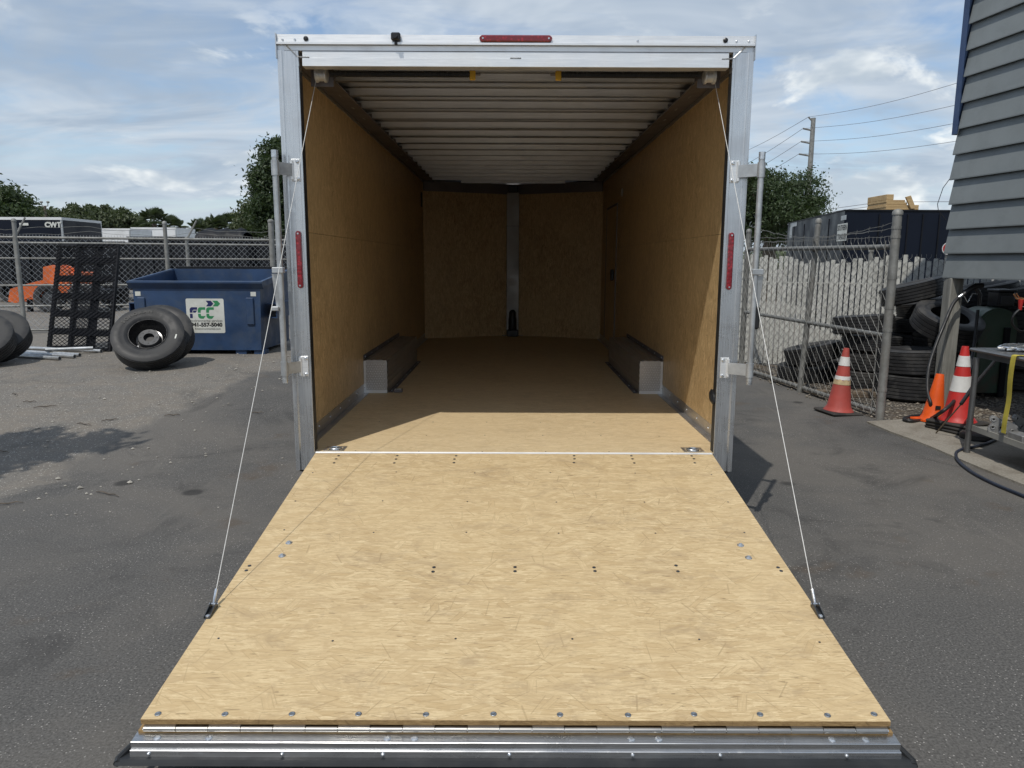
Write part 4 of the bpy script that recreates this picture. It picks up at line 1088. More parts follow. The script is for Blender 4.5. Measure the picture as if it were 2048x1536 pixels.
def dump_trailer(label, x0, x1, y0, y1, z0, zb, zt, tarp=False, group='black trailers in the lot'):
    t = thing('dump_trailer', label, 'trailer', ((x0+x1)/2, (y0+y1)/2, z0), group)
    MB().box(x0, x1, y0, y0+0.04, z0+zb, z0+zt).box(x0, x1, y1-0.04, y1, z0+zb, z0+zt).box(x0, x0+0.04, y0+0.041, y1-0.041, z0+zb, z0+zt).box(x1-0.04, x1, y0+0.041, y1-0.041, z0+zb, z0+zt).box(x0+0.041, x1-0.041, y0+0.041, y1-0.041, z0+zb, z0+zb+0.05).build('bed', 'black_steel', t)
    MB().box(x0-0.03, x1+0.03, y0-0.05, y0-0.001, z0+zt-0.07, z0+zt+0.02).build('top_rail', 'black_steel', t)
    k = x0+0.1
    while k < x1:
        MB().box(k, k+0.07, y0-0.06, y0-0.0015, z0+zb, z0+zt-0.072).build('side_rib', 'black_steel', t); k += 0.55
    MB().box(x0-0.9, x1, y0+0.2, y0+0.3, z0+zb-0.2, z0+zb-0.002).build('frame_rail', 'black_steel', t)
    cx = x0+(x1-x0)*0.6
    for k in (-0.5, 0.5):
        w = link('wheel', wheel_me, None); w.parent = t; w.matrix_parent_inverse = wm(t).inverted()
        w.matrix_basis = TR(cx+k, y0-0.06, z0+0.34) @ axis_to((0, -1, 0)).to_4x4()
        MB().prism([(cx+k-0.45, y0-0.16, z0+0.6), (cx+k-0.35, y0-0.16, z0+0.74), (cx+k+0.35, y0-0.16, z0+0.74), (cx+k+0.45, y0-0.16, z0+0.6), (cx+k+0.43, y0-0.16, z0+0.6), (cx+k+0.33, y0-0.16, z0+0.72), (cx+k-0.33, y0-0.16, z0+0.72), (cx+k-0.43, y0-0.16, z0+0.6)], (0, 0.098, 0)).build('fender', 'black_steel', t)
    if tarp:
        mb = MB(); n_ = 26; m_ = 9
        for i in range(n_+1):
            u = i/n_
            for j in range(m_+1):
                a = math.pi*j/m_
                r = 0.30 + 0.03*math.sin(u*19+j*0.9) + 0.015*math.sin(u*43+j*2.1)
                mb.v.append((x0+0.1+(x1-x0-0.2)*u, y0+0.45-math.cos(a)*0.45, z0+zt+0.012+math.sin(a)*r*(0.7+0.3*sstep(0, 0.1, u)*sstep(1, 0.93, u))))
        for i in range(n_):
            for j in range(m_): mb.f.append((i*(m_+1)+j, (i+1)*(m_+1)+j, (i+1)*(m_+1)+j+1, i*(m_+1)+j+1))
        mb.build('tarp', 'tarp', t, True)
    return t
cw = box_trailer('enclosed_trailer', 'black enclosed trailer with silver roof edge and three letter logo', -22.6, -15.55, 26.0, 28.5, RISE, 2.74, 'navy_skin')
me = text_mesh('CWT', 0.36, 'white_print', 0.02, 0.004); o = link('logo', me, cw); p = at(106, 450, 25.99)
o.matrix_basis = frame((p.x, 25.985, p.z), (0.66, 0, 0), (0, 0, 0.66), (0, -1, 0))
p, q = at(38, 440.5, 25.98), at(57, 451, 25.98)
MB().box(p.x, q.x, 25.975, 25.985, q.z, p.z-0.09).build('wall_vent', 'white_print', cw)
p, q = at(218, 462, 36), at(264, 462, 36)
box_trailer('enclosed_trailer', 'grey white enclosed trailer just right of the black lettered one', p.x-1.2, q.x-0.1, 36, 38.2, RISE, 2.78, 'white_paint')
p, q = at(262, 462, 40), at(352, 462, 40)
box_trailer('enclosed_trailer', 'long white enclosed trailer under the palms beyond the fence', p.x, q.x, 40, 42.4, RISE, 3.0, 'white_paint')
p, q = at(488, 470, 38), at(640, 470, 38)
rv = box_trailer('enclosed_trailer', 'white trailer with red stripe showing beside the cargo trailer', p.x, q.x, 38, 40.4, RISE, 2.75, 'white_paint')
MB().box(p.x+0.5, q.x, 37.985, 37.9935, RISE+1.62, RISE+1.86).build('stripe', 'red_paint', rv)
zb0, zt0 = 0.62, 1.55
p, q = at(258, 500, 22.5), at(376, 500, 22.5)
dump_trailer('low black dump trailer with ribbed sides left of the tarped one', p.x, q.x, 22.5, 24.6, RISE, 0.6, 1.98)
p, q = at(384, 500, 21.5), at(494, 500, 21.5)
dump_trailer('black dump trailer topped with a bulging black tarp', p.x, q.x, 21.5, 23.5, RISE, 0.6, 1.90, True)
p, q = at(500, 500, 22.0), at(640, 500, 22.0)
dump_trailer('black dump trailer partly hidden behind the left rear post', p.x, q.x, 22.0, 24.0, RISE, 0.6, 1.86)
p, q = at(-60, 500, 23.0), at(116, 500, 23.0)
dump_trailer('black dump trailer standing behind the orange machine', p.x, q.x, 23.0, 25.0, RISE, 0.6, 1.80)
p, q = at(122, 500, 23.6), at(250, 500, 23.6)
dump_trailer('black dump trailer behind the leaning ramp gates', p.x, q.x, 23.6, 25.4, RISE, 0.6, 1.86)

# --- trees
def crown_mesh(blobs, nleaf, ls, seed, flat=0.0):
    rnd = random.Random(seed); vs, fs = [], []
    tot = sum(b[3]*b[4]*b[5] for b in blobs)
    for (cx, cy, cz, rx, ry, rz_) in blobs:
        cl = []
        for _ in range(max(14, int(34*(rx*ry*rz_/tot)*len(blobs)))):
            while True:
                d = Vector((rnd.gauss(0, 1), rnd.gauss(0, 1), rnd.gauss(0, 1)))
                if d.length > 0.1: break
            d.normalize(); rr = rnd.uniform(0.45, 1.0)**0.6
            cl.append((cx+d.x*rx*rr, cy+d.y*ry*rr, cz+d.z*rz_*rr, rnd.uniform(0.16, 0.34)))
        for _ in range(int(nleaf*(rx*ry*rz_/tot))):
            c = rnd.choice(cl); s = c[3]*min(rx, rz_)
            p = Vector((c[0]+rnd.gauss(0, s), c[1]+rnd.gauss(0, s), c[2]+rnd.gauss(0, s*0.75)))
            n1 = Vector((rnd.gauss(0, 1), rnd.gauss(0, 1), rnd.gauss(0, 0.8)+0.3)).normalized()
            a = n1.orthogonal().normalized(); b_ = n1.cross(a); th = rnd.uniform(0, 6.28)
            u = a*math.cos(th)+b_*math.sin(th); w = n1.cross(u); k = ls*rnd.uniform(0.6, 1.35)
            o = len(vs)
            vs += [tuple(p-u*k), tuple(p+w*k*0.42+n1*k*0.15), tuple(p+u*k), tuple(p-w*k*0.42+n1*k*0.15)]
            fs.append((o, o+1, o+2, o+3))
    me = bpy.data.meshes.new('crown'); me.from_pydata(vs, [], fs)
    return me
def tree(label, base, blobs, nleaf, ls, mat, seed, trunk_r=0.2, group='trees beyond the yard', name='leafy_tree'):
    t = thing(name, label, 'tree', base, group)
    rnd = random.Random(seed+99); base = Vector(base)
    top = Vector((sum(b[0] for b in blobs)/len(blobs), sum(b[1] for b in blobs)/len(blobs), sum(b[2] for b in blobs)/len(blobs)))
    mid = base.lerp(top, 0.5) + Vector((rnd.uniform(-.3, .3), rnd.uniform(-.3, .3), 0))
    mb = MB().tube([base-Vector((0, 0, 0.05)), mid, top], [trunk_r, trunk_r*0.75, trunk_r*0.4], 9)
    for b_ in blobs:
        for k in range(3):
            e = Vector((b_[0]+rnd.uniform(-.6, .6)*b_[3], b_[1]+rnd.uniform(-.6, .6)*b_[4], b_[2]+rnd.uniform(-.3, .6)*b_[5]))
            s = base.lerp(top, rnd.uniform(0.45, 0.85))
            mb.tube([s, s.lerp(e, 0.5)+Vector((0, 0, 0.15*b_[5])), e], [trunk_r*0.4, trunk_r*0.25, trunk_r*0.08], 6)
    mb.build('trunk', 'bark', t, True)
    me = crown_mesh(blobs, nleaf, ls, seed); me.materials.append(MT[mat])
    link('crown', me, t)
    return t
def blob(px, py, Y, wpx, hpx, depth=1.0):
    c = at(px, py, Y); k = Y/FPX
    return (c.x, c.y, c.z, wpx/2*k, wpx/2*k*depth, hpx/2*k)
def gbase(px, Y, z=RISE): c = at(px, 520, Y); return (c.x, Y, z)
tree('big dark oak tree at the left edge above the black trailer', gbase(-10, 38), [blob(-25, 415, 38, 120, 90), blob(35, 415, 38.5, 80, 70), blob(5, 440, 37.5, 120, 60), blob(40, 445, 38, 60, 50)], 15000, 0.12, 'leaf_oak', 1, 0.35)
tree('dense dark oak tree rising behind the left rear post', gbase(560, 27), [blob(560, 335, 27, 100, 85), blob(550, 385, 27, 90, 90), blob(575, 300, 27.5, 70, 40), blob(555, 440, 27, 100, 80)], 24000, 0.075, 'leaf_oak', 2, 0.28)
tree('lower bushy tree at the foot of the dark oak', gbase(515, 29), [blob(512, 432, 29, 60, 56), blob(530, 420, 29.5, 45, 50), blob(500, 455, 29, 60, 40)], 8000, 0.08, 'leaf_pine_hazed', 3, 0.14)
for i, (px, top, w, lab) in enumerate(((128, 422, 46, 'small round pine tree left of the pine row'), (152, 412, 52, 'leftmost tall pine tree in the row beyond the fence'), (178, 411, 44, 'second tall pine tree in the row beyond the fence'),
                                       (208, 413, 52, 'third tall pine tree in the row beyond the fence'), (245, 417, 50, 'rightmost rounded pine tree with open crown in the row'), (275, 430, 46, 'low leafy tree between pine row and palms'))):
    Y = 58+i*1.5
    tree(lab, gbase(px, Y), [blob(px, top+14, Y, w*0.8, 28), blob(px-w*0.3, top+32, Y+0.5, w*0.8, 36), blob(px+w*0.3, top+32, Y-0.5, w*0.8, 36), blob(px, top+48, Y, w*1.1, 34)], 6500, 0.16, 'leaf_pine_hazed', 20+i, 0.22, name='pine_tree')
tree('brownish low tree beside the yard light pole', gbase(92, 55), [blob(90, 434, 55, 46, 34), blob(108, 440, 55, 40, 30)], 2600, 0.2, 'leaf_pine_hazed', 40, 0.15)
def palm(label, px, top, Y, size, seed):
    t = thing('palm_tree', label, 'palm tree', gbase(px, Y), 'cabbage palms beyond the fence')
    rnd = random.Random(seed); c = at(px, top+size*0.55, Y); k = Y/FPX; Lf = size*0.62*k
    b = Vector(gbase(px, Y)); MB().tube([b-Vector((0, 0, .05)), b.lerp(c, .5)+Vector((.1, 0, 0)), c], [0.19, 0.16, 0.15], 9).build('trunk', 'bark', t, True)
    mb = MB()
    for f in range(34):
        az = rnd.uniform(0, 6.28); el = rnd.uniform(-0.5, 1.45); d = Vector((math.cos(az)*math.cos(el), math.sin(az)*math.cos(el), math.sin(el)))
        st = c + d*Lf*0.45; side = d.cross(Vector((0, 0, 1)))
        if side.length < 0.05: side = Vector((1, 0, 0))
        side.normalize(); up = side.cross(d)
        mb.tube([c, st], 0.012, 3, False)
        for q in range(15):
            a = (q-7)/7*1.35
            e = d*math.cos(a)+side*math.sin(a)
            tip = st + e*Lf*0.62*(1-0.25*abs(a)/1.35) + Vector((0, 0, -0.12*Lf)); midp = st + e*Lf*0.35
            w = up.cross(e).normalized()*0.03*Lf
            mb.add([st, midp+w, tip, midp-w], [(0, 1, 2), (0, 2, 3)])
    mb.build('crown', 'leaf_palm', t)
for i, (px, top, sz, lab) in enumerate(((308, 414, 52, 'tallest cabbage palm in the middle of the far treeline'), (345, 430, 50, 'cabbage palm just right of the tallest one'), (400, 436, 46, 'leftmost palm of the clump above the tarped trailer'),
                                        (432, 428, 52, 'central palm of the clump above the tarped trailer'), (462, 424, 56, 'right palm of the clump above the tarped trailer'), (490, 440, 44, 'palm nearest the dark oak in the clump'), (285, 440, 40, 'short palm between low tree and tallest palm'))):
    palm(lab, px, top, 46+i, sz, 60+i)
# yard light pole
lp = thing('light_pole', 'distant yard light pole with two lamp heads above the black trailer', 'light pole', gbase(90, 48))
b = Vector(gbase(90, 48)); c = at(90, 412, 48)
MB().tube([b, c], [0.12, 0.08], 8).build('pole', 'bark', lp)
for s in (-1, 1):
    MB().tube([c, c+Vector((s*0.18, 0, 0.0)), c+Vector((s*0.2, 0, 0.18))], 0.03, 6).build('arm', 'galv_old', lp)
    MB().sphere(c+Vector((s*0.21, 0, 0.24)), 0.09, 8, 5, (1.2, 1, 0.8)).build('lamp_head', 'galv_old', lp)
# a far wood closing the horizon
rnd = random.Random(5); vs, fs = [], []
for i in range(26000):
    x = rnd.uniform(-130, 130); y = 110+rnd.gauss(0, 3); hmax = 3.6+0.8*math.sin(x*0.11)+0.9*math.sin(x*0.31+1)+0.5*math.sin(x*0.9)
    p = Vector((x, y, rnd.uniform(0.1, 1)**0.7*hmax)); k = rnd.uniform(0.25, 0.6)
    a = Vector((rnd.gauss(0, 1), rnd.gauss(0, 1), rnd.gauss(0, 1))).normalized(); b_ = a.orthogonal().normalized()
    o = len(vs); vs += [tuple(p-a*k), tuple(p+b_*k*.5), tuple(p+a*k), tuple(p-b_*k*.5)]; fs.append((o, o+1, o+2, o+3))
me = bpy.data.meshes.new('far_wood'); me.from_pydata(vs, [], fs); me.materials.append(MT['leaf_pine_hazed'])
o = stuff(link('far_wood', me)); tag(o, 'hazy green wood closing the horizon beyond the lot', 'wood')
# an oak standing left of the lane, out of the picture, that shades the lot at the left edge
tree('small oak beside the lane shading the gravel at far left', (-6.1, 3.3, 0), [(-5.35, 3.75, 4.2, 0.75, 0.35, 0.35), (-6.0, 3.1, 4.1, 0.8, 0.6, 0.5), (-5.9, 2.3, 3.7, 0.75, 0.55, 0.45), (-6.6, 2.9, 4.4, 0.8, 0.8, 0.5)], 15000, 0.10, 'leaf_oak', 77, 0.09)
# pebbles and twigs strewn over the lot
rnd = random.Random(3); mb = MB()
for i in range(900):
    x = rnd.uniform(-8.5, -2.6); y = rnd.uniform(4.5, 12); 
    if rnd.random() < 0.06: x = rnd.uniform(-3.4, -1.6)
    r = abs(rnd.gauss(0, 0.006))+0.004; z = gz(x, y)
    t6 = [Vector((x+r*rnd.uniform(.7, 1.3), y, z+r*.3)), Vector((x-r*rnd.uniform(.7, 1.3), y, z+r*.3)), Vector((x, y+r*rnd.uniform(.7, 1.3), z+r*.3)), Vector((x, y-r*rnd.uniform(.7, 1.3), z+r*.3)), Vector((x, y, z+r*.95)), Vector((x, y, z-r*.3))]
    mb.add(t6, [(0, 2, 4), (2, 1, 4), (1, 3, 4), (3, 0, 4), (2, 0, 5), (1, 2, 5), (3, 1, 5), (0, 3, 5)])
MT['pebble'] = paint('pebble', (0.34, 0.32, 0.28), 0.8, 0, 0.4, 9.0)
o = stuff(mb.build('pebbles', 'pebble')); tag(o, 'scattered pale pebbles on the sandy lot', 'pebbles')
mb = MB()
for q in ((220, 842), (168, 850), (60, 805), (5, 905), (12, 1010), (345, 832), (515, 827), (30, 790), (215, 990), (90, 815)):
    p = G(*q); a = rnd.uniform(-0.6, 0.6); L = rnd.uniform(0.06, 0.13)
    pts = [p+Vector((math.cos(a)*L*t, math.sin(a)*L*t, 0.006+0.012*math.sin(3*abs(t)))) for t in (-1, -.4, .1, .6, 1)]
    mb.tube(pts, [.003, .005, .005, .004, .002], 5)
o = stuff(mb.build('twigs', 'bark')); tag(o, 'dry dark twigs lying on the sandy lot', 'twigs')

# ================================================================== right side
MT['slat_white'] = paint('weathered_white_slat', (0.56, 0.56, 0.52), 0.65, 0, 0.12, 4.0, 0, (0.30, 0.29, 0.25), 3.0, 0.45)
MT['siding'] = paint('grey_siding', (0.188, 0.206, 0.206), 0.55, 0, 0.07, 1.2, 0, (0.125, 0.138, 0.138), 3.5, 0.4)
MT['blue_trim'] = paint('blue_corner_trim', (0.028, 0.055, 0.13), 0.5, 0, 0.15, 3.0, 0, (0.06, 0.08, 0.11), 6.0, 0.3)
MT['old_post'] = wood_mat('weathered_post', (0.27, 0.265, 0.235), (0.15, 0.145, 0.125))
MT['lumber'] = wood_mat('pale_lumber', (0.56, 0.40, 0.20), (0.40, 0.26, 0.12), 0)
MT['old_plank'] = wood_mat('old_plank', (0.22, 0.17, 0.12), (0.10, 0.075, 0.05), 0)
MT['tank_green'] = paint('tank_green', (0.032, 0.062, 0.040), 0.45, 0, 0.2, 2.0, 0, (0.085, 0.045, 0.032), 2.5, 0.7)
MT['cone_faded'] = paint('faded_cone_red', (0.38, 0.062, 0.048), 0.65, 0, 0.12, 5.0, 0, (0.24, 0.07, 0.06), 6.0, 0.45)
MT['cone_red'] = paint('cone_red', (0.50, 0.025, 0.020), 0.5, 0, 0.10, 5.0, 0, (0.28, 0.03, 0.03), 7.0, 0.35)
MT['cone_orange'] = paint('cone_orange', (0.78, 0.105, 0.010), 0.5, 0, 0.08, 5.0, 0, (0.45, 0.07, 0.02), 9.0, 0.35)
MT['collar'] = paint('reflective_collar', (0.70, 0.69, 0.66), 0.4, 0, 0.08, 6.0, 0, (0.45, 0.43, 0.40), 9.0, 0.3)
MT['torn'] = paint('torn_collar_glue', (0.52, 0.40, 0.23), 0.7, 0, 0.2, 14.0)
MT['cone_base'] = paint('cone_base_rubber', (0.030, 0.028, 0.026), 0.75, 0, 0.25, 6.0, 0, (0.09, 0.075, 0.06), 4.0, 0.4)
MT['table_steel'] = paint('work_table_steel', (0.20, 0.20, 0.20), 0.36, 0.7, 0.2, 3.0, 0, (0.11, 0.105, 0.10), 5.0, 0.4)
MT['shelf'] = paint('painted_shelf', (0.26, 0.255, 0.23), 0.6, 0, 0.15, 3.0, 0, (0.14, 0.13, 0.11), 5.0, 0.45)
MT['hose'] = paint('black_hose', (0.016, 0.016, 0.017), 0.5, 0, 0.2, 6.0)
MT['hose_blue'] = paint('blue_black_hose', (0.016, 0.021, 0.036), 0.45, 0, 0.2, 6.0)
MT['strap'] = paint('yellow_strap', (0.52, 0.43, 0.06), 0.75, 0, 0.15, 12.0, 0, (0.33, 0.27, 0.07), 9.0, 0.5)
MT['foil'] = paint('foil', (0.80, 0.80, 0.80), 0.18, 1.0, 0.1, 20.0)
MT['cast'] = paint('cast_steel', (0.34, 0.34, 0.335), 0.5, 0.6, 0.2, 12.0, 0, (0.16, 0.14, 0.12), 9.0, 0.5)
MT['brown'] = paint('amber_plastic', (0.42, 0.20, 0.055), 0.5, 0, 0.15, 8.0)
MT['copper'] = paint('copper_jaw', (0.66, 0.35, 0.18), 0.3, 0.9, 0.15, 20.0)
MT['grit'] = paint('brown_grit', (0.20, 0.175, 0.14), 0.85, 0, 0.45, 9.0)
def gravel_mat():
    m, t, b = nt('gravel_bed'); n = N(t); v = n.vec()
    vo = n.vor(v, 38); cc = n.new('ShaderNodeSeparateColor'); n.put(cc.inputs[0], vo.outputs['Color'])
    col = n.mix(cc.outputs[0], (0.10, 0.085, 0.066), (0.36, 0.33, 0.28))
    col = n.mix(n.ramp(vo.outputs['Distance'], 0.25, 0.6), col, (0.045, 0.036, 0.028))
    col = n.mix(n.ramp(n.noise(v, 2.2, 6, 0.65), 0.45, 0.62), col, (0.10, 0.075, 0.05))
    n.put(b.inputs['Base Color'], col); b.inputs['Roughness'].default_value = 0.9
    n.put(b.inputs['Normal'], n.bump(vo.outputs['Distance'], 0.9, 0.02)); return m
MT['gravel'] = gravel_mat()
def slab_mat():
    m, t, b = nt('old_concrete'); n = N(t); v = n.vec()
    col = n.mix(n.ramp(n.noise(v, 60, 4, 0.7), 0.3, 0.7), (0.20, 0.182, 0.15), (0.31, 0.285, 0.24))
    col = n.mix(n.ramp(n.noise(v, 2.4, 8, 0.68, 0.5), 0.45, 0.68, 0, 0.7), col, (0.135, 0.115, 0.088))
    n.put(b.inputs['Base Color'], col); b.inputs['Roughness'].default_value = 0.85
    n.put(b.inputs['Normal'], n.bump(n.noise(v, 45, 5, 0.7), 0.3, 0.006)); return m
MT['slab'] = slab_mat()

# --- gravel bed and concrete slab
gp = [(3.52, 10.9), (3.80, 7.62), (4.05, 7.48), (4.9, 7.30), (9.5, 7.4), (9.5, 13.5), (3.4, 13.5)]
struct(MB().prism([(x, y, -0.03) for x, y in gp], (0, 0, 0.036)).build('gravel_bed', 'gravel'))
pts = [G(1733, 846), G(1780, 866), G(1827, 883), G(1870, 900), G(1908, 917), G(1955, 937), G(2048, 974), G(2300, 1100)]
poly = [(p.x, p.y, -0.03) for p in pts] + [(9.0, 3.6, -0.03), (9.0, 7.395, -0.03), (4.9, 7.295, -0.03), (4.05, 7.475, -0.03)]
struct(MB().prism(poly, (0, 0, 0.048)).build('concrete_slab', 'slab'))
rnd = random.Random(12); mb = MB()
for i in range(1500):
    x = rnd.uniform(3.45, 6.2); y = rnd.uniform(7.45, 11.2)
    if x < 3.84-(y-7.5)*0.11-0.12: continue
    r = abs(rnd.gauss(0, 0.010))+0.007; z = 0.006
    t6 = [Vector((x+r*rnd.uniform(.7, 1.3), y, z+r*.3)), Vector((x-r*rnd.uniform(.7, 1.3), y, z+r*.3)), Vector((x, y+r*rnd.uniform(.7, 1.3), z+r*.3)), Vector((x, y-r*rnd.uniform(.7, 1.3), z+r*.3)), Vector((x, y, z+r*.95)), Vector((x, y, z-r*.3))]
    mb.add(t6, [(0, 2, 4), (2, 1, 4), (1, 3, 4), (3, 0, 4), (2, 0, 5), (1, 2, 5), (3, 1, 5), (0, 3, 5)])
tag(stuff(mb.build('gravel', 'grit')), 'loose gravel and grit around the tyre pile', 'gravel')

# --- swung chain link gate panel
GA, GB = Vector((3.84, 7.54, 0)), Vector((3.44, 10.95, 0))
gt = thing('chain_link_gate', 'weathered chain link gate panel standing in front of the tyre pile', 'gate', GA)
gd = (GB-GA).normalized()
pipe_post(GA, 2.10, 0.044, gt, 'galv_old')
mb = MB().tube([GA+gd*1.62+Vector((-0.03, 0, -0.02)), GA+gd*1.62+Vector((0.06, 0, 2.10))], 0.034, 12)
mb.lathe([(0.04, 0), (0.04, 0.03), (0.03, 0.05), (0.01, 0.058)], 12, TR(*(GA+gd*1.62+Vector((0.06, 0, 2.09)))))
mb.build('post', 'galv_old', gt, True)
pipe_post(GB, 2.05, 0.036, gt, 'galv_old')
for z0, z1, r in ((1.775, 1.80, 0.027), (0.875, 0.89, 0.024), (0.07, 0.05, 0.026)):
    MB().tube([GA+gd*0.03+Vector((0, 0, z0)), GB-gd*0.03+Vector((0, 0, z1))], r, 10).build('rail', 'galv_old', gt, True)
off = Vector((-0.035, 0, 0))
stuff(chain_link(GA+off+gd*0.05, GB+off, 0.05, 1.80, 0.135, 0.0024).build('wire_mesh', 'galv_old', gt))
MB().tube([GA+gd*0.10+off+Vector((0, 0, 0.04)), GA+gd*0.10+off+Vector((0, 0, 1.84))], 0.006, 6).build('tension_bar', 'galv_old', gt)
for z in (0.30, 0.92, 1.15, 1.45, 1.86, 1.95):
    MB().lathe([(0.0475, 0), (0.0475, 0.03)], 12, TR(GA.x, GA.y, z)).build('post_band', 'galv_old', gt)
rnd = random.Random(8)
for a, b_, sag in ((1.96, 1.98, 0.05), (2.02, 2.14, 0.16), (1.88, 1.90, 0.01), (1.96, 1.90, 0.03)):
    pp = []
    for i in range(31):
        t = i/30; p = GA+(GB-GA)*t
        pp.append((p.x, p.y, a+(b_-a)*t-sag*math.sin(math.pi*t)+0.006*math.sin(i*2.1)))
    w = MB().tube(pp, 0.0035, 4)
    for i in range(2, 30, 2):
        q = Vector(pp[i]); w.tube([q+Vector((0.01, 0.01, 0.018)), q-Vector((0.01, 0.0, 0.018))], 0.002, 3)
    w.build('barbed_wire', 'galv_old', gt)

# --- slatted privacy fence
SA_, SB_ = Vector((3.45, 12.05, 0)), Vector((7.1, 9.85, 0))
sf = thing('privacy_fence', 'white privacy slat fence behind the tyre pile', 'fence', SA_)
sd_ = (SB_-SA_); SL = sd_.length; sd_.normalize(); sn = Vector((sd_.y, -sd_.x, 0))
slat_me = {}
rnd = random.Random(4); k = 0; u = 0.0
while u < SL:
    w = 0.058; p = SA_+sd_*u
    h = 1.66+rnd.uniform(-0.03, 0.085)-0.05*sstep(0.0, 1.4, u)+0.05*sstep(1.5, 3.5, u)
    tl = rnd.uniform(-0.010, 0.010)
    q = sd_*w; nvec = sn*0.004; up = Vector((tl, 0, h))
    mbs = MB().prism([p+Vector((0, 0, 0.02)), p+q+Vector((0, 0, 0.02)), p+q+up, p+q*0.9+up+Vector((0, 0, 0.012)), p+q*0.1+up+Vector((0, 0, 0.012)), p+up], nvec+sn*rnd.uniform(-0.002, 0.002))
    mbs.build('slat', 'slat_white', sf); u += 0.0745; k += 1
for u in (0.3, 2.1, 3.55):
    pipe_post(SA_+sd_*u-sn*0.05, 1.78, 0.034, sf, 'galv_old')
MB().tube([SA_-sn*0.03+Vector((0, 0, 1.30)), SB_-sn*0.03+Vector((0, 0, 1.30))], 0.022, 10).build('rail', 'galv_old', sf, True)
stuff(chain_link(SA_+sn*0.012, SB_+sn*0.012, 0.04, 1.66, 0.12, 0.0024).build('wire_mesh', 'galv_old', sf))

# --- tyre pile
T1 = tyre_mesh(0.37, 0.235, 0.21, 44, 'used_tyre'); T2 = tyre_mesh(0.385, 0.255, 0.215, 44, 'used_tyre', 3); T3 = tyre_mesh(0.36, 0.21, 0.205, 44, 'used_tyre', 5)
T4 = tyre_mesh(0.395, 0.295, 0.225, 44, 'used_tyre', 5)
def ptyre(px, z, Y, nrm, label, me=T1):
    c = at(px, 700, Y); c.z = z; o = link('used_tyre', me); zz_ = Vector(nrm).normalized(); x = zz_.orthogonal().normalized()
    o.matrix_basis = frame(c, x, zz_.cross(x), zz_) @ Matrix.Rotation(px*0.7, 4, 'Z')
    tag(o, label, 'tyre', 'worn tyres heaped by the slat fence')
    return o
ptyre(1824, 0.158, 8.75, (0.02, 0.02, 1), 'lowest flat tyre of the stack right of gate post', T4)
ptyre(1828, 0.462, 8.75, (-0.03, 0.03, 1), 'flat tyre on top of the stack right of gate post', T4)
ptyre(1893, 0.137, 9.25, (0.0, 0.0, 1), 'bottom tyre under the open hole tyre', T2)
ptyre(1896, 0.397, 9.22, (0.0, 0.02, 1), 'middle flat tyre under the open hole tyre', T2)
ptyre(1891, 0.655, 9.20, (0.0, 0.0, 1), 'flat tyre right under the open hole tyre', T2)
ptyre(1888, 0.915, 8.82, (0.10, -0.42, 0.9), 'tyre tilted to show its dark open hole beside timber post', T2)
ptyre(1738, 0.127, 9.5, (0.0, 0.0, 1), 'bottom tyre directly behind the faded cone', T1)
ptyre(1746, 0.365, 9.5, (0.02, -0.02, 1), 'second tyre up behind the faded cone', T1)
ptyre(1741, 0.592, 9.5, (0.04, 0.03, 1), 'flat tyre right under the blocky tread tyre', T3)
ptyre(1722, 0.835, 9.5, (-0.06, 0.08, 1), 'flat tyre with blocky tread seen through the gate mesh', T1)
ptyre(1612, 0.115, 10.15, (-0.02, -0.02, 1), 'bottom left tyre of the heap with dusty brown tread', T3)
ptyre(1682, 0.137, 10.3, (0.0, 0.02, 1), 'low tyre between the slanting tyre and faded cone', T2)
ptyre(1626, 0.395, 10.05, (-0.20, 0.10, 0.97), 'slanting tyre at left end of the heap behind mesh', T1)
ptyre(1826, 0.127, 9.72, (0.0, -0.02, 1), 'bottom tyre hidden behind the flat stack', T1)
ptyre(1822, 0.365, 9.72, (0.0, -0.03, 1), 'tyre low in the heap behind the flat stack', T1)
ptyre(1826, 0.602, 9.70, (0.0, 0.02, 1), 'tyre wedged deep inside the middle of the heap', T1)
ptyre(1836, 0.830, 9.62, (-0.05, 0.05, 1), 'tyre two below the topmost tilted one', T3)
ptyre(1846, 1.040, 9.55, (-0.16, 0.08, 0.97), 'tyre just beneath the topmost tilted tyre', T3)
ptyre(1813, 1.255, 9.40, (-0.24, 0.10, 0.96), 'topmost tyre tilted against the white slats', T1)
for px, Y in ((1958, 9.75), (2034, 9.55)):
    for k in range(4): ptyre(px + 3*math.sin(k*2.2), 0.137+0.26*k, Y, (0.02*math.sin(k), 0.0, 1), 'flat tyre stacked in the dark behind the green tank', T2)
ptyre(1958, 1.22, 9.70, (-0.18, 0.05, 0.97), 'high tyre under the siding left of the pump', T2)
ptyre(2034, 1.21, 9.50, (-0.12, 0.05, 0.98), 'high tyre under the siding right of the pump', T1)
# old boards under the heap
for i, (x0, x1, y, r, lab) in enumerate(((3.72, 4.75, 9.02, 0.06, 'old weathered board lying flat beneath the tyre heap'), (3.85, 4.95, 8.80, -0.08, 'second old board lying in front of the first'))):
    o = MB().box(x0-4.3, x1-4.3, -0.07, 0.07, 0.0, 0.05+0.02*i, None, 0.006).build('old_board', 'old_plank')
    o.matrix_basis = TR(4.3, y, 0.0065) @ Matrix.Rotation(r, 4, 'Z'); tag(o, lab, 'board', 'old boards by the tyres')

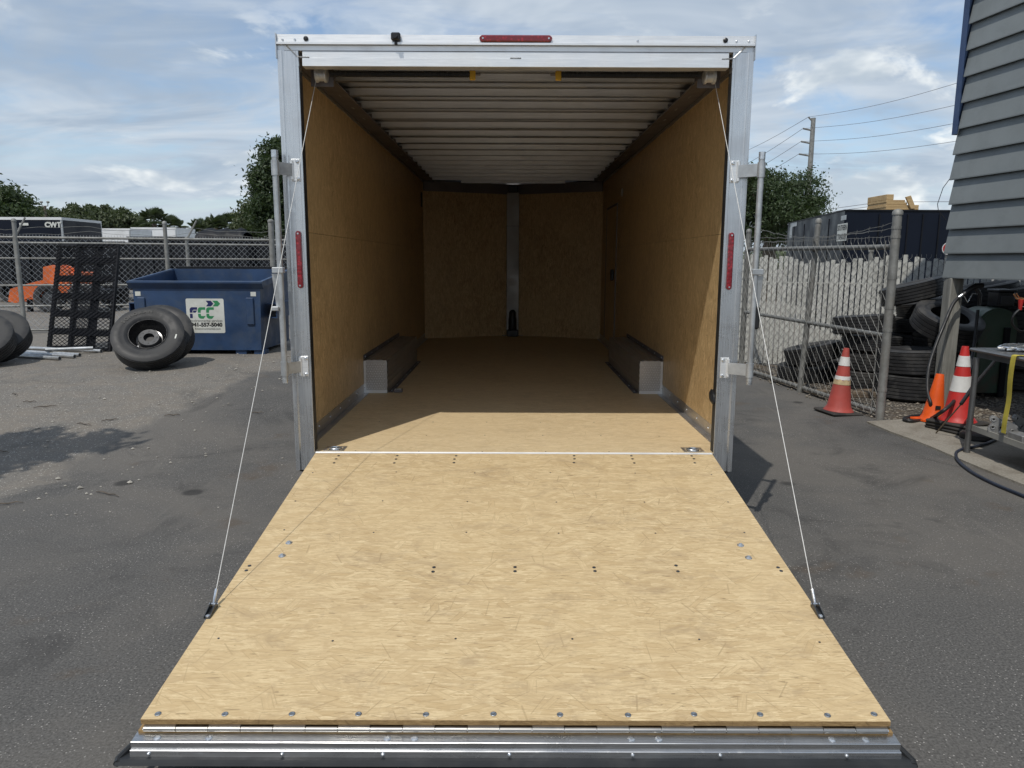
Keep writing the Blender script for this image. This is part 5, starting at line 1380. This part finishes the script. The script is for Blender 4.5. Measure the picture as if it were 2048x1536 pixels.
# --- traffic cones
def cone(label, pos, h, rb, rt, bodymat, collars, base_w, base_n=1, base_h=0.028, torn=None, stripe=None, rot=0.0, tilt=0.0, base_mat='cone_base'):
    t = thing('traffic_cone', label, 'traffic cone', pos)
    p = Vector((0, 0, 0)); z = 0.0
    for k in range(base_n):
        b0 = MB().box(-base_w/2, base_w/2, -base_w/2, base_w/2, z, z+base_h, Matrix.Rotation(rot+0.06*k, 4, 'Z'), 0.012)
        b0.build('base', base_mat, None).parent = t
        z += base_h+0.002
    def rad(u): return rb+(rt-rb)*u
    c = MB().lathe([(rb*1.22, z), (rb*1.1, z+0.02), (rad(0.06), z+0.05), (rad(0.5), z+h*0.5), (rt, z+h-0.012), (rt*0.9, z+h), (rt*0.62, z+h), (rt*0.6, z+h-0.06)], 30).build('cone_body', bodymat, None, True); c.parent = t
    for a, b_, mt in collars:
        MB().lathe([(rad(a)+0.0022, z+h*a), (rad(b_)+0.0022, z+h*b_), (rad(b_)-0.002, z+h*b_), (rad(a)-0.002, z+h*a)], 30, None, True).build('collar', mt, None, True).parent = t
    if torn:
        a, b_ = torn; mb = MB(); n_ = 40
        for k in range(n_):
            an = 2*math.pi*k/n_; top = b_+0.012*math.sin(k*1.3)+0.010*math.sin(k*2.9)
            for u in (a, top):
                mb.v.append(((rad(u)+0.003)*math.cos(an), (rad(u)+0.003)*math.sin(an), z+h*u))
        for k in range(n_):
            j = (k+1) % n_; mb.f.append((k*2, j*2, j*2+1, k*2+1))
        mb.build('torn_collar', 'torn', None, True).parent = t
    t.rotation_euler = (0, tilt, 0)
    return t
g = G(1676, 826)
cone('faded red cone with torn white collars standing before the gate', (g.x, g.y, 0), 0.68, 0.128, 0.030, 'cone_faded', ((0.725, 0.865, 'collar'), (0.50, 0.56, 'collar')), 0.37, 1, 0.03, (0.425, 0.50), rot=R(12), tilt=R(3))
g = G(1866, 846)
oc_ = cone('small bright orange cone beside the timber post', (g.x, g.y+0.02, 0.0185), 0.475, 0.105, 0.040, 'cone_orange', (), 0.30, 1, 0.010, rot=R(25), tilt=R(4), base_mat='cone_orange')
me = MB().prism(rrect(-0.028, 0.028, -0.018, 0.018, 0.008, 0), (0, -0.001, 0)).mesh('stamp', 'black_print')
o = link('stamp', me); o.parent = oc_; o.matrix_basis = TR(-0.018, -0.093, 0.155) @ Matrix.Rotation(R(-8), 4, 'X')
g = G(1921, 868)
cone('red and white striped cone on stacked bases behind table leg', (g.x+0.02, g.y+0.10, 0.0185), 0.72, 0.135, 0.032, 'cone_red', ((0.735, 0.875, 'collar'), (0.40, 0.605, 'collar')), 0.40, 3, 0.030, rot=R(20))

# --- grey building with lap siding raised on posts
WC = Vector((4.77, 8.20, 0)); wd = Vector((0.165, -0.986, 0)).normalized(); wnm = Vector((-wd.y*-1, 0, 0))
wnm = Vector((wd.y, -wd.x, 0)).normalized()        # points towards -x, at the yard
if wnm.x > 0: wnm = -wnm
B0, EXP, WLEN = 1.455, 0.261, 6.2
bd = thing('siding_building', 'grey lap sided building raised on posts at the right edge', 'building', WC)
def wpt(u, n_, z): return WC + wd*u + wnm*n_ + Vector((0, 0, z))
for k in range(15):
    z = B0+k*EXP
    j = random.uniform(-0.012, 0.012) if k < 6 else 0.0
    u0 = (-0.004*k+j) if k < 6 else 0.032
    # board: thin at the top, proud at its foot
    prof = [(0.052, z), (0.0525, z+0.012), (0.008, z+EXP+0.02), (-0.004, z+EXP+0.02), (0.036, z)]
    MB().prism([wpt(u0, a, b_) for a, b_ in prof], wd*WLEN).build('siding_board', 'siding', bd)
MB().prism([wpt(0.03, -0.006, B0+0.01), wpt(WLEN, -0.006, B0+0.01), wpt(WLEN, -0.12, B0+0.01), wpt(0.03, -0.12, B0+0.01)], (0, 0, 15*EXP)).build('wall_core', 'old_post', bd)
tz = B0+6*EXP-0.05
MB().prism([wpt(-0.045, 0.064, tz), wpt(0.030, 0.064, tz), wpt(0.030, 0.058, tz), wpt(-0.038, 0.058, tz), wpt(-0.038, -0.1, tz), wpt(-0.045, -0.1, tz)], (0, 0, 9*EXP)).build('corner_trim', 'blue_trim', bd)
# end wall, far wall and roof closing the shed
R0, R1 = wpt(0.06, -0.125, 0), wpt(0.06, -4.2, 0)
MB().prism([wpt(0.05, -0.125, B0+0.05), wpt(0.05, -4.2, B0+0.05), wpt(0.10, -4.2, B0+0.05), wpt(0.10, -0.125, B0+0.05)], (0, 0, 14*EXP)).build('end_wall', 'siding', bd)
MB().prism([wpt(0.0, -4.2, 0.0), wpt(WLEN, -4.2, 0.0), wpt(WLEN, -4.3, 0.0), wpt(0.0, -4.3, 0.0)], (0, 0, B0+15*EXP)).build('back_wall', 'siding', bd)
MB().prism([wpt(-0.3, 0.3, B0+15*EXP+0.03), wpt(WLEN, 0.3, B0+15*EXP+0.03), wpt(WLEN, -4.4, B0+15*EXP+0.03), wpt(-0.3, -4.4, B0+15*EXP+0.03)], (0, 0, 0.12)).build('roof', 'galv_old', bd)
MB().prism([wpt(0.11, -0.13, B0+0.02), wpt(WLEN-0.05, -0.13, B0+0.02), wpt(WLEN-0.05, -4.15, B0+0.02), wpt(0.11, -4.15, B0+0.02)], (0, 0, 0.04)).build('loft_floor', 'old_post', bd)
for u, n_ in ((0.10, -0.02), (1.75, -0.06), (3.6, -0.06), (0.1, -4.0)):
    p = wpt(u, n_, 0.0)
    MB().box(p.x-0.07, p.x+0.07, p.y-0.07, p.y+0.07, 0.0, B0-0.002, None, 0.006).build('timber_post', 'old_post', bd)
MB().tube([wpt(-0.02, 0.02, 2.56), wpt(-0.05, 0.10, 2.42), wpt(-0.06, 0.14, 2.25), wpt(-0.05, 0.13, 2.18), wpt(-0.02, 0.05, 2.08)], 0.004, 5).build('loose_wire', 'black', bd)

# --- fuel tank with pump and nozzle
tp = at(1980, 735, 8.85)
fx, fy_ = tp.x, 8.85
FT = thing('fuel_tank', 'dark green upright fuel tank with rusty shoulder under the siding', 'tank', (fx, fy_, 0.018))
tk = []
for a in range(0, 181, 12): tk.append((0.245*math.cos(R(a)), 0, 0.86+0.23*math.sin(R(a))))
tk += [(-0.245, 0, 0.06), (0.245, 0, 0.06)]
MB().prism([(fx+a, fy_-0.05, b_) for a, _, b_ in tk], (0, 0.40, 0)).build('tank_body', 'tank_green', FT, True)
MB().prism([(fx+a*0.90, fy_-0.062, 0.06+(b_-0.06)*0.965+0.01) for a, _, b_ in tk], (0, 0.011, 0)).build('tank_end', 'tank_green', FT)
for s in (-1, 1): MB().box(fx+s*0.17-0.04, fx+s*0.17+0.04, fy_, fy_+0.3, 0.018, 0.059).build('tank_foot', 'black_steel', FT)
MB().box(fx+0.07, fx+0.14, fy_-0.10, fy_-0.064, 0.02, 0.86, None, 0.006).build('angle_strut', 'black_steel', FT)
pmp = MB().box(fx+0.0, fx+0.20, fy_-0.02, fy_+0.2, 1.095, 1.28, None, 0.015).build('pump', 'black', FT)
MB().box(fx+0.02, fx+0.17, fy_-0.035, fy_-0.021, 1.13, 1.23, None, 0.004).build('meter', 'hub_grey', pmp)
MB().box(fx-0.01, fx+0.21, fy_-0.03, fy_+0.21, 1.281, 1.31, None, 0.008).build('pump_cap', 'hub_grey', pmp)
MB().tube([(fx+0.2, fy_+0.08, 1.16), (fx+0.34, fy_+0.06, 1.16)], 0.05, 12).build('pump_motor', 'black', pmp, True)
def P7(px, py, Y=7.92): return at(px, py, Y)
nz = thing('fuel_nozzle', 'black fuel nozzle with bent trigger guard hung beside the pump', 'fuel nozzle', P7(1945, 585))
MB().tube([P7(1926, 590), P7(1940, 578), P7(1952, 572), P7(1966, 571)], [0.026, 0.030, 0.032, 0.026], 12).build('handle', 'black', nz, True)
MB().tube([P7(1950, 573), P7(1960, 590), P7(1958, 612)], [0.024, 0.02, 0.016], 10).build('spout', 'black', nz, True)
MB().tube([P7(1917, 595), P7(1927, 588)], 0.018, 10).build('swivel', 'zinc', nz, True)
MB().tube([P7(1928, 591), P7(1935, 605), P7(1945, 587), P7(1954, 588), P7(1961, 581)], 0.006, 8).build('trigger_guard', 'zinc', nz, True)
def smooth(pts, n=8):
    P = [Vector(p) for p in pts]; out = []
    for i in range(len(P)-1):
        p0, p1, p2, p3 = P[max(i-1, 0)], P[i], P[i+1], P[min(i+2, len(P)-1)]
        for k in range(n):
            t = k/n
            out.append(0.5*((2*p1)+(p2-p0)*t+(2*p0-5*p1+4*p2-p3)*t*t+(3*p1-p0-3*p2+p3)*t**3))
    return out+[P[-1]]
hz_ = 0.018+0.019
def gh(px, py, z=hz_):
    d = ray(px, py); t = (z-H)/d.z; return CAM+d*t
hp = [P7(1917, 595), P7(1905, 610, 7.88), P7(1890, 645, 7.8), P7(1872, 690, 7.7), P7(1858, 735, 7.6), P7(1855, 780, 7.45), P7(1862, 812, 7.35), gh(1853, 829), gh(1822, 833), gh(1808, 838), gh(1822, 842), gh(1858, 838), at(1880, 826, 6.86), at(1905, 806, 6.9), at(1922, 780, 7.2), at(1938, 742, 7.9), at(1948, 690, 8.2), at(1956, 620, 8.3)]
tag(MB().tube(smooth(hp), 0.0175, 10).build('fuel_hose', 'hose', None, True), 'thick black fuel hose looping from nozzle to the ground', 'hose')
hz_ = 0.016
hp = [gh(1992, 878, 0.035), gh(1975, 886, 0.033), gh(1950, 893, 0.033), gh(1925, 898, 0.03), gh(1912, 907, 0.02), gh(1918, 923, 0.016), gh(1945, 945, 0.014), gh(1985, 966, 0.014), gh(2030, 985, 0.014), gh(2090, 1008, 0.014), gh(2200, 1040, 0.014)]
tag(MB().tube(smooth(hp), 0.013, 8).build('air_hose', 'hose_blue', None, True), 'thin blue black air hose curving round the table leg', 'hose')
pr_ = [at(1947, 770, 6.72), at(1960, 745, 6.85), at(2000, 700, 7.1), at(2015, 680, 7.2)]
tg = thing('steel_rod', 'thin rusty rod with black rubber sleeve leaning by the cones', 'rod', gh(1872, 868, 0.018))
MB().tube([gh(1872, 866, 0.022), at(1925, 805, 6.5)], 0.0065, 8).build('rod', 'old_plank', tg)
MB().tube([at(1922, 808, 6.5), at(1945, 775, 6.62), at(1990, 722, 6.85)], [0.016, 0.018, 0.014], 10).build('sleeve', 'black', tg, True)

# --- work table with its load
tx, ty = 3.885, 6.14
TB = thing('work_table', 'steel work table with tubular legs and lower shelf at right edge', 'table', (tx, ty-0.7, 0.018))
th = 0.885
MB().box(tx-0.03, tx+0.72, ty-1.9, ty+0.06, th, th+0.028, None, 0.012).build('table_top', 'table_steel', TB)
MB().box(tx+0.02, tx+0.67, ty-1.85, ty+0.02, th-0.05, th-0.001).build('apron', 'table_steel', TB)
for x in (tx+0.005, tx+0.66):
    for y in (ty-0.01, ty-1.80):
        lg = MB().tube([(x, y, 0.02), (x, y, th-0.051)], 0.0235, 12).build('leg', 'table_steel', TB, True)
        MB().tube([(x, y, 0.018), (x, y, 0.045)], 0.027, 12).build('foot', 'table_steel', lg, True)
        MB().tube([(x, y, 0.215), (x, y, 0.30)], 0.0275, 12).build('leg_collar', 'table_steel', lg, True)
MB().box(tx+0.02, tx+0.66, ty-1.80, ty-0.02, 0.232, 0.246).build('shelf', 'shelf', TB)
MB().box(tx+0.006, tx+0.0185, ty-1.80, ty-0.04, 0.215, 0.262).build('shelf_lip', 'shelf', TB)
# foil bundle on the top
rnd = random.Random(2); c = at(2030, 697, 5.98); mb = MB()
n_, m_ = 22, 10
for i in range(m_+1):
    for k in range(n_):
        a = 2*math.pi*k/n_; b_ = math.pi*i/m_; r = 1+rnd.uniform(-.16, .16)
        mb.v.append((c.x+0.15*r*math.sin(b_)*math.cos(a), 5.95+0.09*r*math.sin(b_)*math.sin(a), th+0.029+0.03+0.03*max(-1, -r*math.cos(b_))))
for i in range(m_):
    for k in range(n_): mb.f.append((i*n_+k, i*n_+(k+1) % n_, (i+1)*n_+(k+1) % n_, (i+1)*n_+k))
tag(mb.build('foil_bundle', 'foil'), 'crumpled shiny foil bundle lying on the steel table', 'foil')
# yellow strap over the edge
sx_ = tx-0.037; sy_ = 5.62
sp3 = [(tx+0.35, sy_, th+0.031), (tx+0.06, sy_, th+0.033), (tx-0.02, sy_, th+0.036), (tx-0.040, sy_, th+0.01), (tx-0.042, sy_+0.005, th-0.15), (tx-0.030, sy_+0.012, th-0.32), (tx-0.036, sy_+0.02, th-0.48), (tx-0.03, sy_+0.03, th-0.585)]
sq = smooth(sp3, 6); mb = MB()
for p in sq:
    for w, o_ in ((-0.027, 0), (0.027, 0), (0.027, 0.0028), (-0.027, 0.0028)): mb.v.append((p.x+o_*0.7, p.y+w, p.z-o_*0.7))
for i in range(len(sq)-1):
    for k in range(4): mb.f.append((i*4+k, i*4+(k+1) % 4, i*4+4+(k+1) % 4, i*4+4+k))
tag(mb.build('tie_strap', 'strap', None, True), 'yellow webbing strap hanging over the table edge', 'strap')
# castings on the lower shelf
def casting(label, x, y, rz_, sc=1.0, ups=True):
    t = thing('casting', label, 'metal bracket', (x, y, 0.248), 'grey castings on the lower shelf')
    outl = []
    for cx, cz, r, a0, a1 in ((-0.045, 0.115, 0.028, 60, 250), (-0.05, 0.03, 0.03, 170, 270), (0.05, 0.03, 0.03, 270, 370), (0.03, 0.085, 0.02, -40, 60)):
        for k in range(6):
            a = R(a0+(a1-a0)*k/5); outl.append((sc*(cx+r*math.cos(a)), -0.012, sc*(cz+r*math.sin(a))))
    MB().prism(outl, (0, 0.024, 0)).build('plate', 'cast', None).parent = t
    for cx, cz in ((-0.045, 0.115), (0.012, 0.05), (-0.045, 0.05)):
        MB().lathe([(0.016*sc, -0.02), (0.019*sc, -0.014), (0.019*sc, 0.014), (0.009*sc, 0.016), (0.009*sc, -0.018)], 14, TR(sc*cx, 0, sc*cz) @ axis_to((0, 1, 0)).to_4x4(), True).build('boss', 'cast', None, True).parent = t
        MB().lathe([(0.0088*sc, -0.0165), (0.0088*sc, 0.0145)], 10, TR(sc*cx, 0, sc*cz) @ axis_to((0, 1, 0)).to_4x4()).build('bore', 'letters', None).parent = t
    t.rotation_euler = (0, 0, rz_)
casting('grey casting nearest the table leg on lower shelf', tx+0.075, 5.86, R(-25))
casting('grey casting second from the table leg on lower shelf', tx+0.085, 5.74, R(-10), 0.95)
casting('grey casting behind the two front ones on shelf', tx+0.25, 5.88, R(20), 1.1)
casting('grey casting deep on the shelf by the strap', tx+0.28, 5.62, R(-40), 1.15)
casting('large grey casting right of the strap on shelf', tx+0.16, 5.36, R(-15), 1.3)
tag(MB().lathe([(0.045, 0), (0.05, 0.02), (0.03, 0.10), (0.012, 0.115)], 16, TR(tx+0.13, 5.98, 0.247)).build('amber_cap', 'brown', None, True), 'amber brown plastic cap on the lower shelf', 'cap')
bxm = MB().box(tx+0.022, tx+0.12, 5.50, 5.67, 0.247, 0.31, None, 0.006).build('parts_tray', 'cast'); tag(bxm, 'scuffed pale metal tray under the yellow strap', 'tray')
# drum lying on the slab behind the table, red clamp on the second post
tag(MB().lathe([(0.13, 0), (0.14, 0.01), (0.14, 0.05), (0.12, 0.06), (0.06, 0.062)], 24, TR(4.28, 6.62, 0.0185)).build('rubber_pad', 'cone_base', None, True), 'round black rubber pad on the slab beneath the table', 'pad')
cl = thing('battery_clamp', 'red handled copper clamp hanging at the right edge', 'clamp', P7(2038, 600, 6.9))
MB().tube([P7(2028, 588, 6.9), P7(2033, 597, 6.9), P7(2044, 599, 6.9), P7(2056, 596, 6.9)], 0.008, 8).build('jaw', 'copper', cl, True)
MB().tube([P7(2033, 587, 6.92), P7(2038, 595, 6.92), P7(2048, 597, 6.92)], 0.006, 8).build('jaw', 'copper', cl, True)
MB().tube([P7(2042, 600, 6.9), P7(2040, 620, 6.9)], [0.024, 0.014], 10).build('grip', 'cone_red', cl, True)
MB().tube(smooth([P7(2040, 618, 6.9), P7(2028, 630, 6.9), P7(2024, 645, 6.92), P7(2034, 658, 6.95), P7(2048, 662, 7.0), P7(2075, 640, 7.0)]), 0.011, 8).build('lead', 'black', cl, True)

# --- black trailers beyond the slat fence
ET = thing('enclosed_trailer', 'tall navy black enclosed trailer with white sticker behind slat fence', 'trailer', (8.6, 18, 0))
c0 = at(1690, 422, 16.2); zt = c0.z
far_ = at(1576, 450, 21.8); rgt = at(1990, 418, 16.2)
P_ = [(c0.x, 16.2), (far_.x, 21.8), (rgt.x+1.4, 21.8), (rgt.x, 16.2)]
MB().prism([(x, y, 0.45) for x, y in P_][::-1], (0, 0, zt-0.45)).build('body', 'navy_skin', ET)
MB().prism([(x*1.0+(0.02 if i > 1 else -0.02), y-0.02, zt+0.001) for i, (x, y) in enumerate(P_)][::-1], (0, 0, 0.03)).build('roof_edge', 'black_steel', ET)
for px in (1755, 1812, 1842, 1875):
    a = at(px, 470, 16.19); MB().box(a.x, a.x+0.025, 16.178, 16.1985, 0.6, zt-0.06).build('panel_seam', 'black_steel', ET)
sdv = Vector((far_.x-c0.x, 5.6, 0)).normalized(); snv = Vector((-sdv.y, sdv.x, 0))
for k in range(1, 5):
    p = Vector((c0.x, 16.2, 0)) + sdv*(k*1.2) + snv*0.001
    MB().prism([p+Vector((0, 0, 0.6)), p+sdv*0.03+Vector((0, 0, 0.6)), p+sdv*0.03+snv*0.012+Vector((0, 0, 0.6)), p+snv*0.012+Vector((0, 0, 0.6))], (0, 0, zt-0.7)).build('panel_seam', 'black_steel', ET)
for yy in (17.2, 18.1):
    w = link('wheel', wheel_me, None); w.parent = ET; w.matrix_parent_inverse = wm(ET).inverted(); w.matrix_basis = TR(c0.x+(yy-16.2)*sdv.x/sdv.y+0.15, yy, 0.34) @ axis_to((-1, 0, 0)).to_4x4()
# sticker and marks on the long side
def sidep(px, py, out=0.004):
    d = ray(px, py); A = Vector((c0.x, 16.2, 0)); n_ = Vector((sdv.y, -sdv.x, 0))
    t = (A-CAM).dot(n_)/d.dot(n_); return CAM+d*t - n_*out
a, b_ = sidep(1676, 449), sidep(1693, 481)
q = [Vector((a.x, a.y, a.z)), Vector((b_.x, b_.y, a.z)), Vector((b_.x, b_.y, b_.z)), Vector((a.x, a.y, b_.z))]
stx = MB().prism(q, -Vector((sdv.y, -sdv.x, 0))*0.002).build('sticker', 'white_print', ET)
hw_ = (Vector((b_.x, b_.y, 0))-Vector((a.x, a.y, 0))).length; cc_ = (q[0]+q[2])/2 - Vector((sdv.y, -sdv.x, 0))*0.004
for txt, dz, szz in (('SOUTHERN', 0.10, 0.16), ('TRAILER', -0.10, 0.15)):
    me = text_mesh(txt, szz, 'black_print', 0.003, 0.0006); xs_ = [v.co.x for v in me.vertices]; kx = hw_*0.92/(max(xs_)-min(xs_))
    o = link('print', me, stx); o.matrix_basis = frame(cc_+Vector((0, 0, dz*abs(a.z-b_.z)/0.40)), tuple((-sdv)*kx), (0, 0, 1), tuple(-Vector((sdv.y, -sdv.x, 0))))
for p0, p1 in (((1581, 447), (1594, 452)), ((1581, 447), (1584, 476)), ((1683, 432), (1693, 439))):
    a, b_ = sidep(*p0, 0.006), sidep(*p1, 0.006)
    MB().prism([a, Vector((b_.x, b_.y, a.z)), b_, Vector((a.x, a.y, b_.z))], -Vector((sdv.y, -sdv.x, 0))*0.002).build('marking', 'galv', ET)
# lumber pallet on its roof
pal = thing('lumber_stack', 'stack of pale lumber boards on the roof of the black trailer', 'lumber', (at(1805, 418, 17.0).x, 17.0, zt+0.032))
x0, x1 = at(1772, 410, 17.0).x, at(1838, 410, 17.0).x
zz = zt+0.033
for i in range(5):
    e = x1 if i < 3 else x1-0.12-0.05*i
    MB().box(x0+0.01*(i % 2), e, 17.0, 17.9, zz, zz+0.052, None, 0.004).build('board', 'lumber', pal); zz += 0.054
MB().box(x0, x0+0.16, 17.0, 17.9, zz, zz+0.12, None, 0.004).build('board', 'lumber', pal)
a = at(1816, 418, 16.96)
MB().prism([at(1822, 417, 16.94), at(1832, 417, 16.94), at(1822, 391, 16.94), at(1812, 394, 16.94)], (0, 0.05, 0)).build('board', 'lumber', pal)
# red sign peeking past the siding
sg = thing('round_sign', 'round red and white sign on a post beside the siding corner', 'sign', (at(1896, 497, 12.4).x, 12.4, 0.0))
c = at(1896, 497, 12.4)
MB().lathe([(0.10, 0), (0.10, 0.004)], 24, TR(*c) @ axis_to((0, -1, 0)).to_4x4()).build('disc', 'cone_red', sg)
MB().lathe([(0.102, 0.0045), (0.102, 0.006), (0.088, 0.006), (0.088, 0.0045)], 24, TR(*c) @ axis_to((0, -1, 0)).to_4x4(), True).build('ring', 'white_paint', sg)
MB().box(c.x-0.045, c.x+0.045, c.y-0.008, c.y-0.0045, c.z-0.02, c.z+0.02).build('bar', 'white_paint', sg)
MB().tube([(c.x, c.y+0.03, 0), (c.x, c.y+0.03, c.z+0.06)], 0.02, 8).build('post', 'galv_old', sg)

# --- right trees, utility poles and wires
tree('broad dark oak tree beyond the gate on the right', gbase(1545, 31, 0), [blob(1530, 395, 31, 130, 100), blob(1590, 400, 31.5, 110, 95), blob(1500, 370, 31, 90, 70), blob(1620, 425, 31, 80, 70), blob(1540, 440, 31, 190, 90), blob(1470, 400, 31, 100, 120)], 30000, 0.075, 'leaf_oak', 90, 0.35)
up_ = thing('utility_pole', 'tall utility pole with three side arms and long wires', 'utility pole', gbase(1618, 46, 0))
pb, pt = Vector(gbase(1618, 46, 0)), at(1627, 236, 46)
pb.x = pt.x
MB().tube([pb, pt], [0.20, 0.13], 12).build('pole', 'galv_old', up_, True)
arms = []
for px, py in ((1606, 257), (1602, 283), (1598, 308)):
    e = at(px, py, 46); s = Vector((pt.x, 46, e.z-0.12))
    MB().tube([s, e], 0.05, 6).build('arm', 'galv_old', up_); arms.append(e)
e = at(1617, 234, 46); MB().tube([pt-Vector((0, 0, 0.25)), e], 0.045, 6).build('arm', 'galv_old', up_); arms.append(e)
for e, (rx, ry), (lx, ly) in zip(arms, ((1960, 199), (1960, 237), (1960, 275), (1960, 152)), ((1380, 370), (1380, 388), (1380, 402), (1380, 335))):
    a, b_ = at(rx, ry, 33), at(lx, ly, 60)
    pts_ = [e.lerp(a, t) + Vector((0, 0, -0.22*math.sin(math.pi*t))) for t in [i/10 for i in range(11)]]
    MB().tube(pts_, 0.010, 5).build('wire', 'alu_dark', up_)
    pts_ = [e.lerp(b_, t) + Vector((0, 0, -0.5*math.sin(math.pi*t))) for t in [i/10 for i in range(11)]]
    MB().tube(pts_, 0.013, 5).build('wire', 'alu_dark', up_)
u2 = thing('utility_pole', 'small distant utility pole beside the lumber stack', 'utility pole', gbase(1768, 70, 0))
pb, pt = Vector(gbase(1768, 70, 0)), at(1768, 403, 70); pb.x = pt.x
MB().tube([pb, pt], [0.2, 0.15], 8).build('pole', 'galv_old', u2)
for s in (-1, 1):
    MB().tube([pt-Vector((0, 0, 0.3)), pt+Vector((s*0.6, 0, -0.25)), pt+Vector((s*0.62, 0, 0.1))], 0.05, 6).build('arm', 'galv_old', u2)
for a, b_ in (((1768, 404), (1960, 403)), ((1762, 404), (1660, 418)), ((1762, 410), (1660, 424))):
    MB().tube([at(*a, 70), at(*b_, 70)], 0.022, 5).build('wire', 'alu_dark', u2)
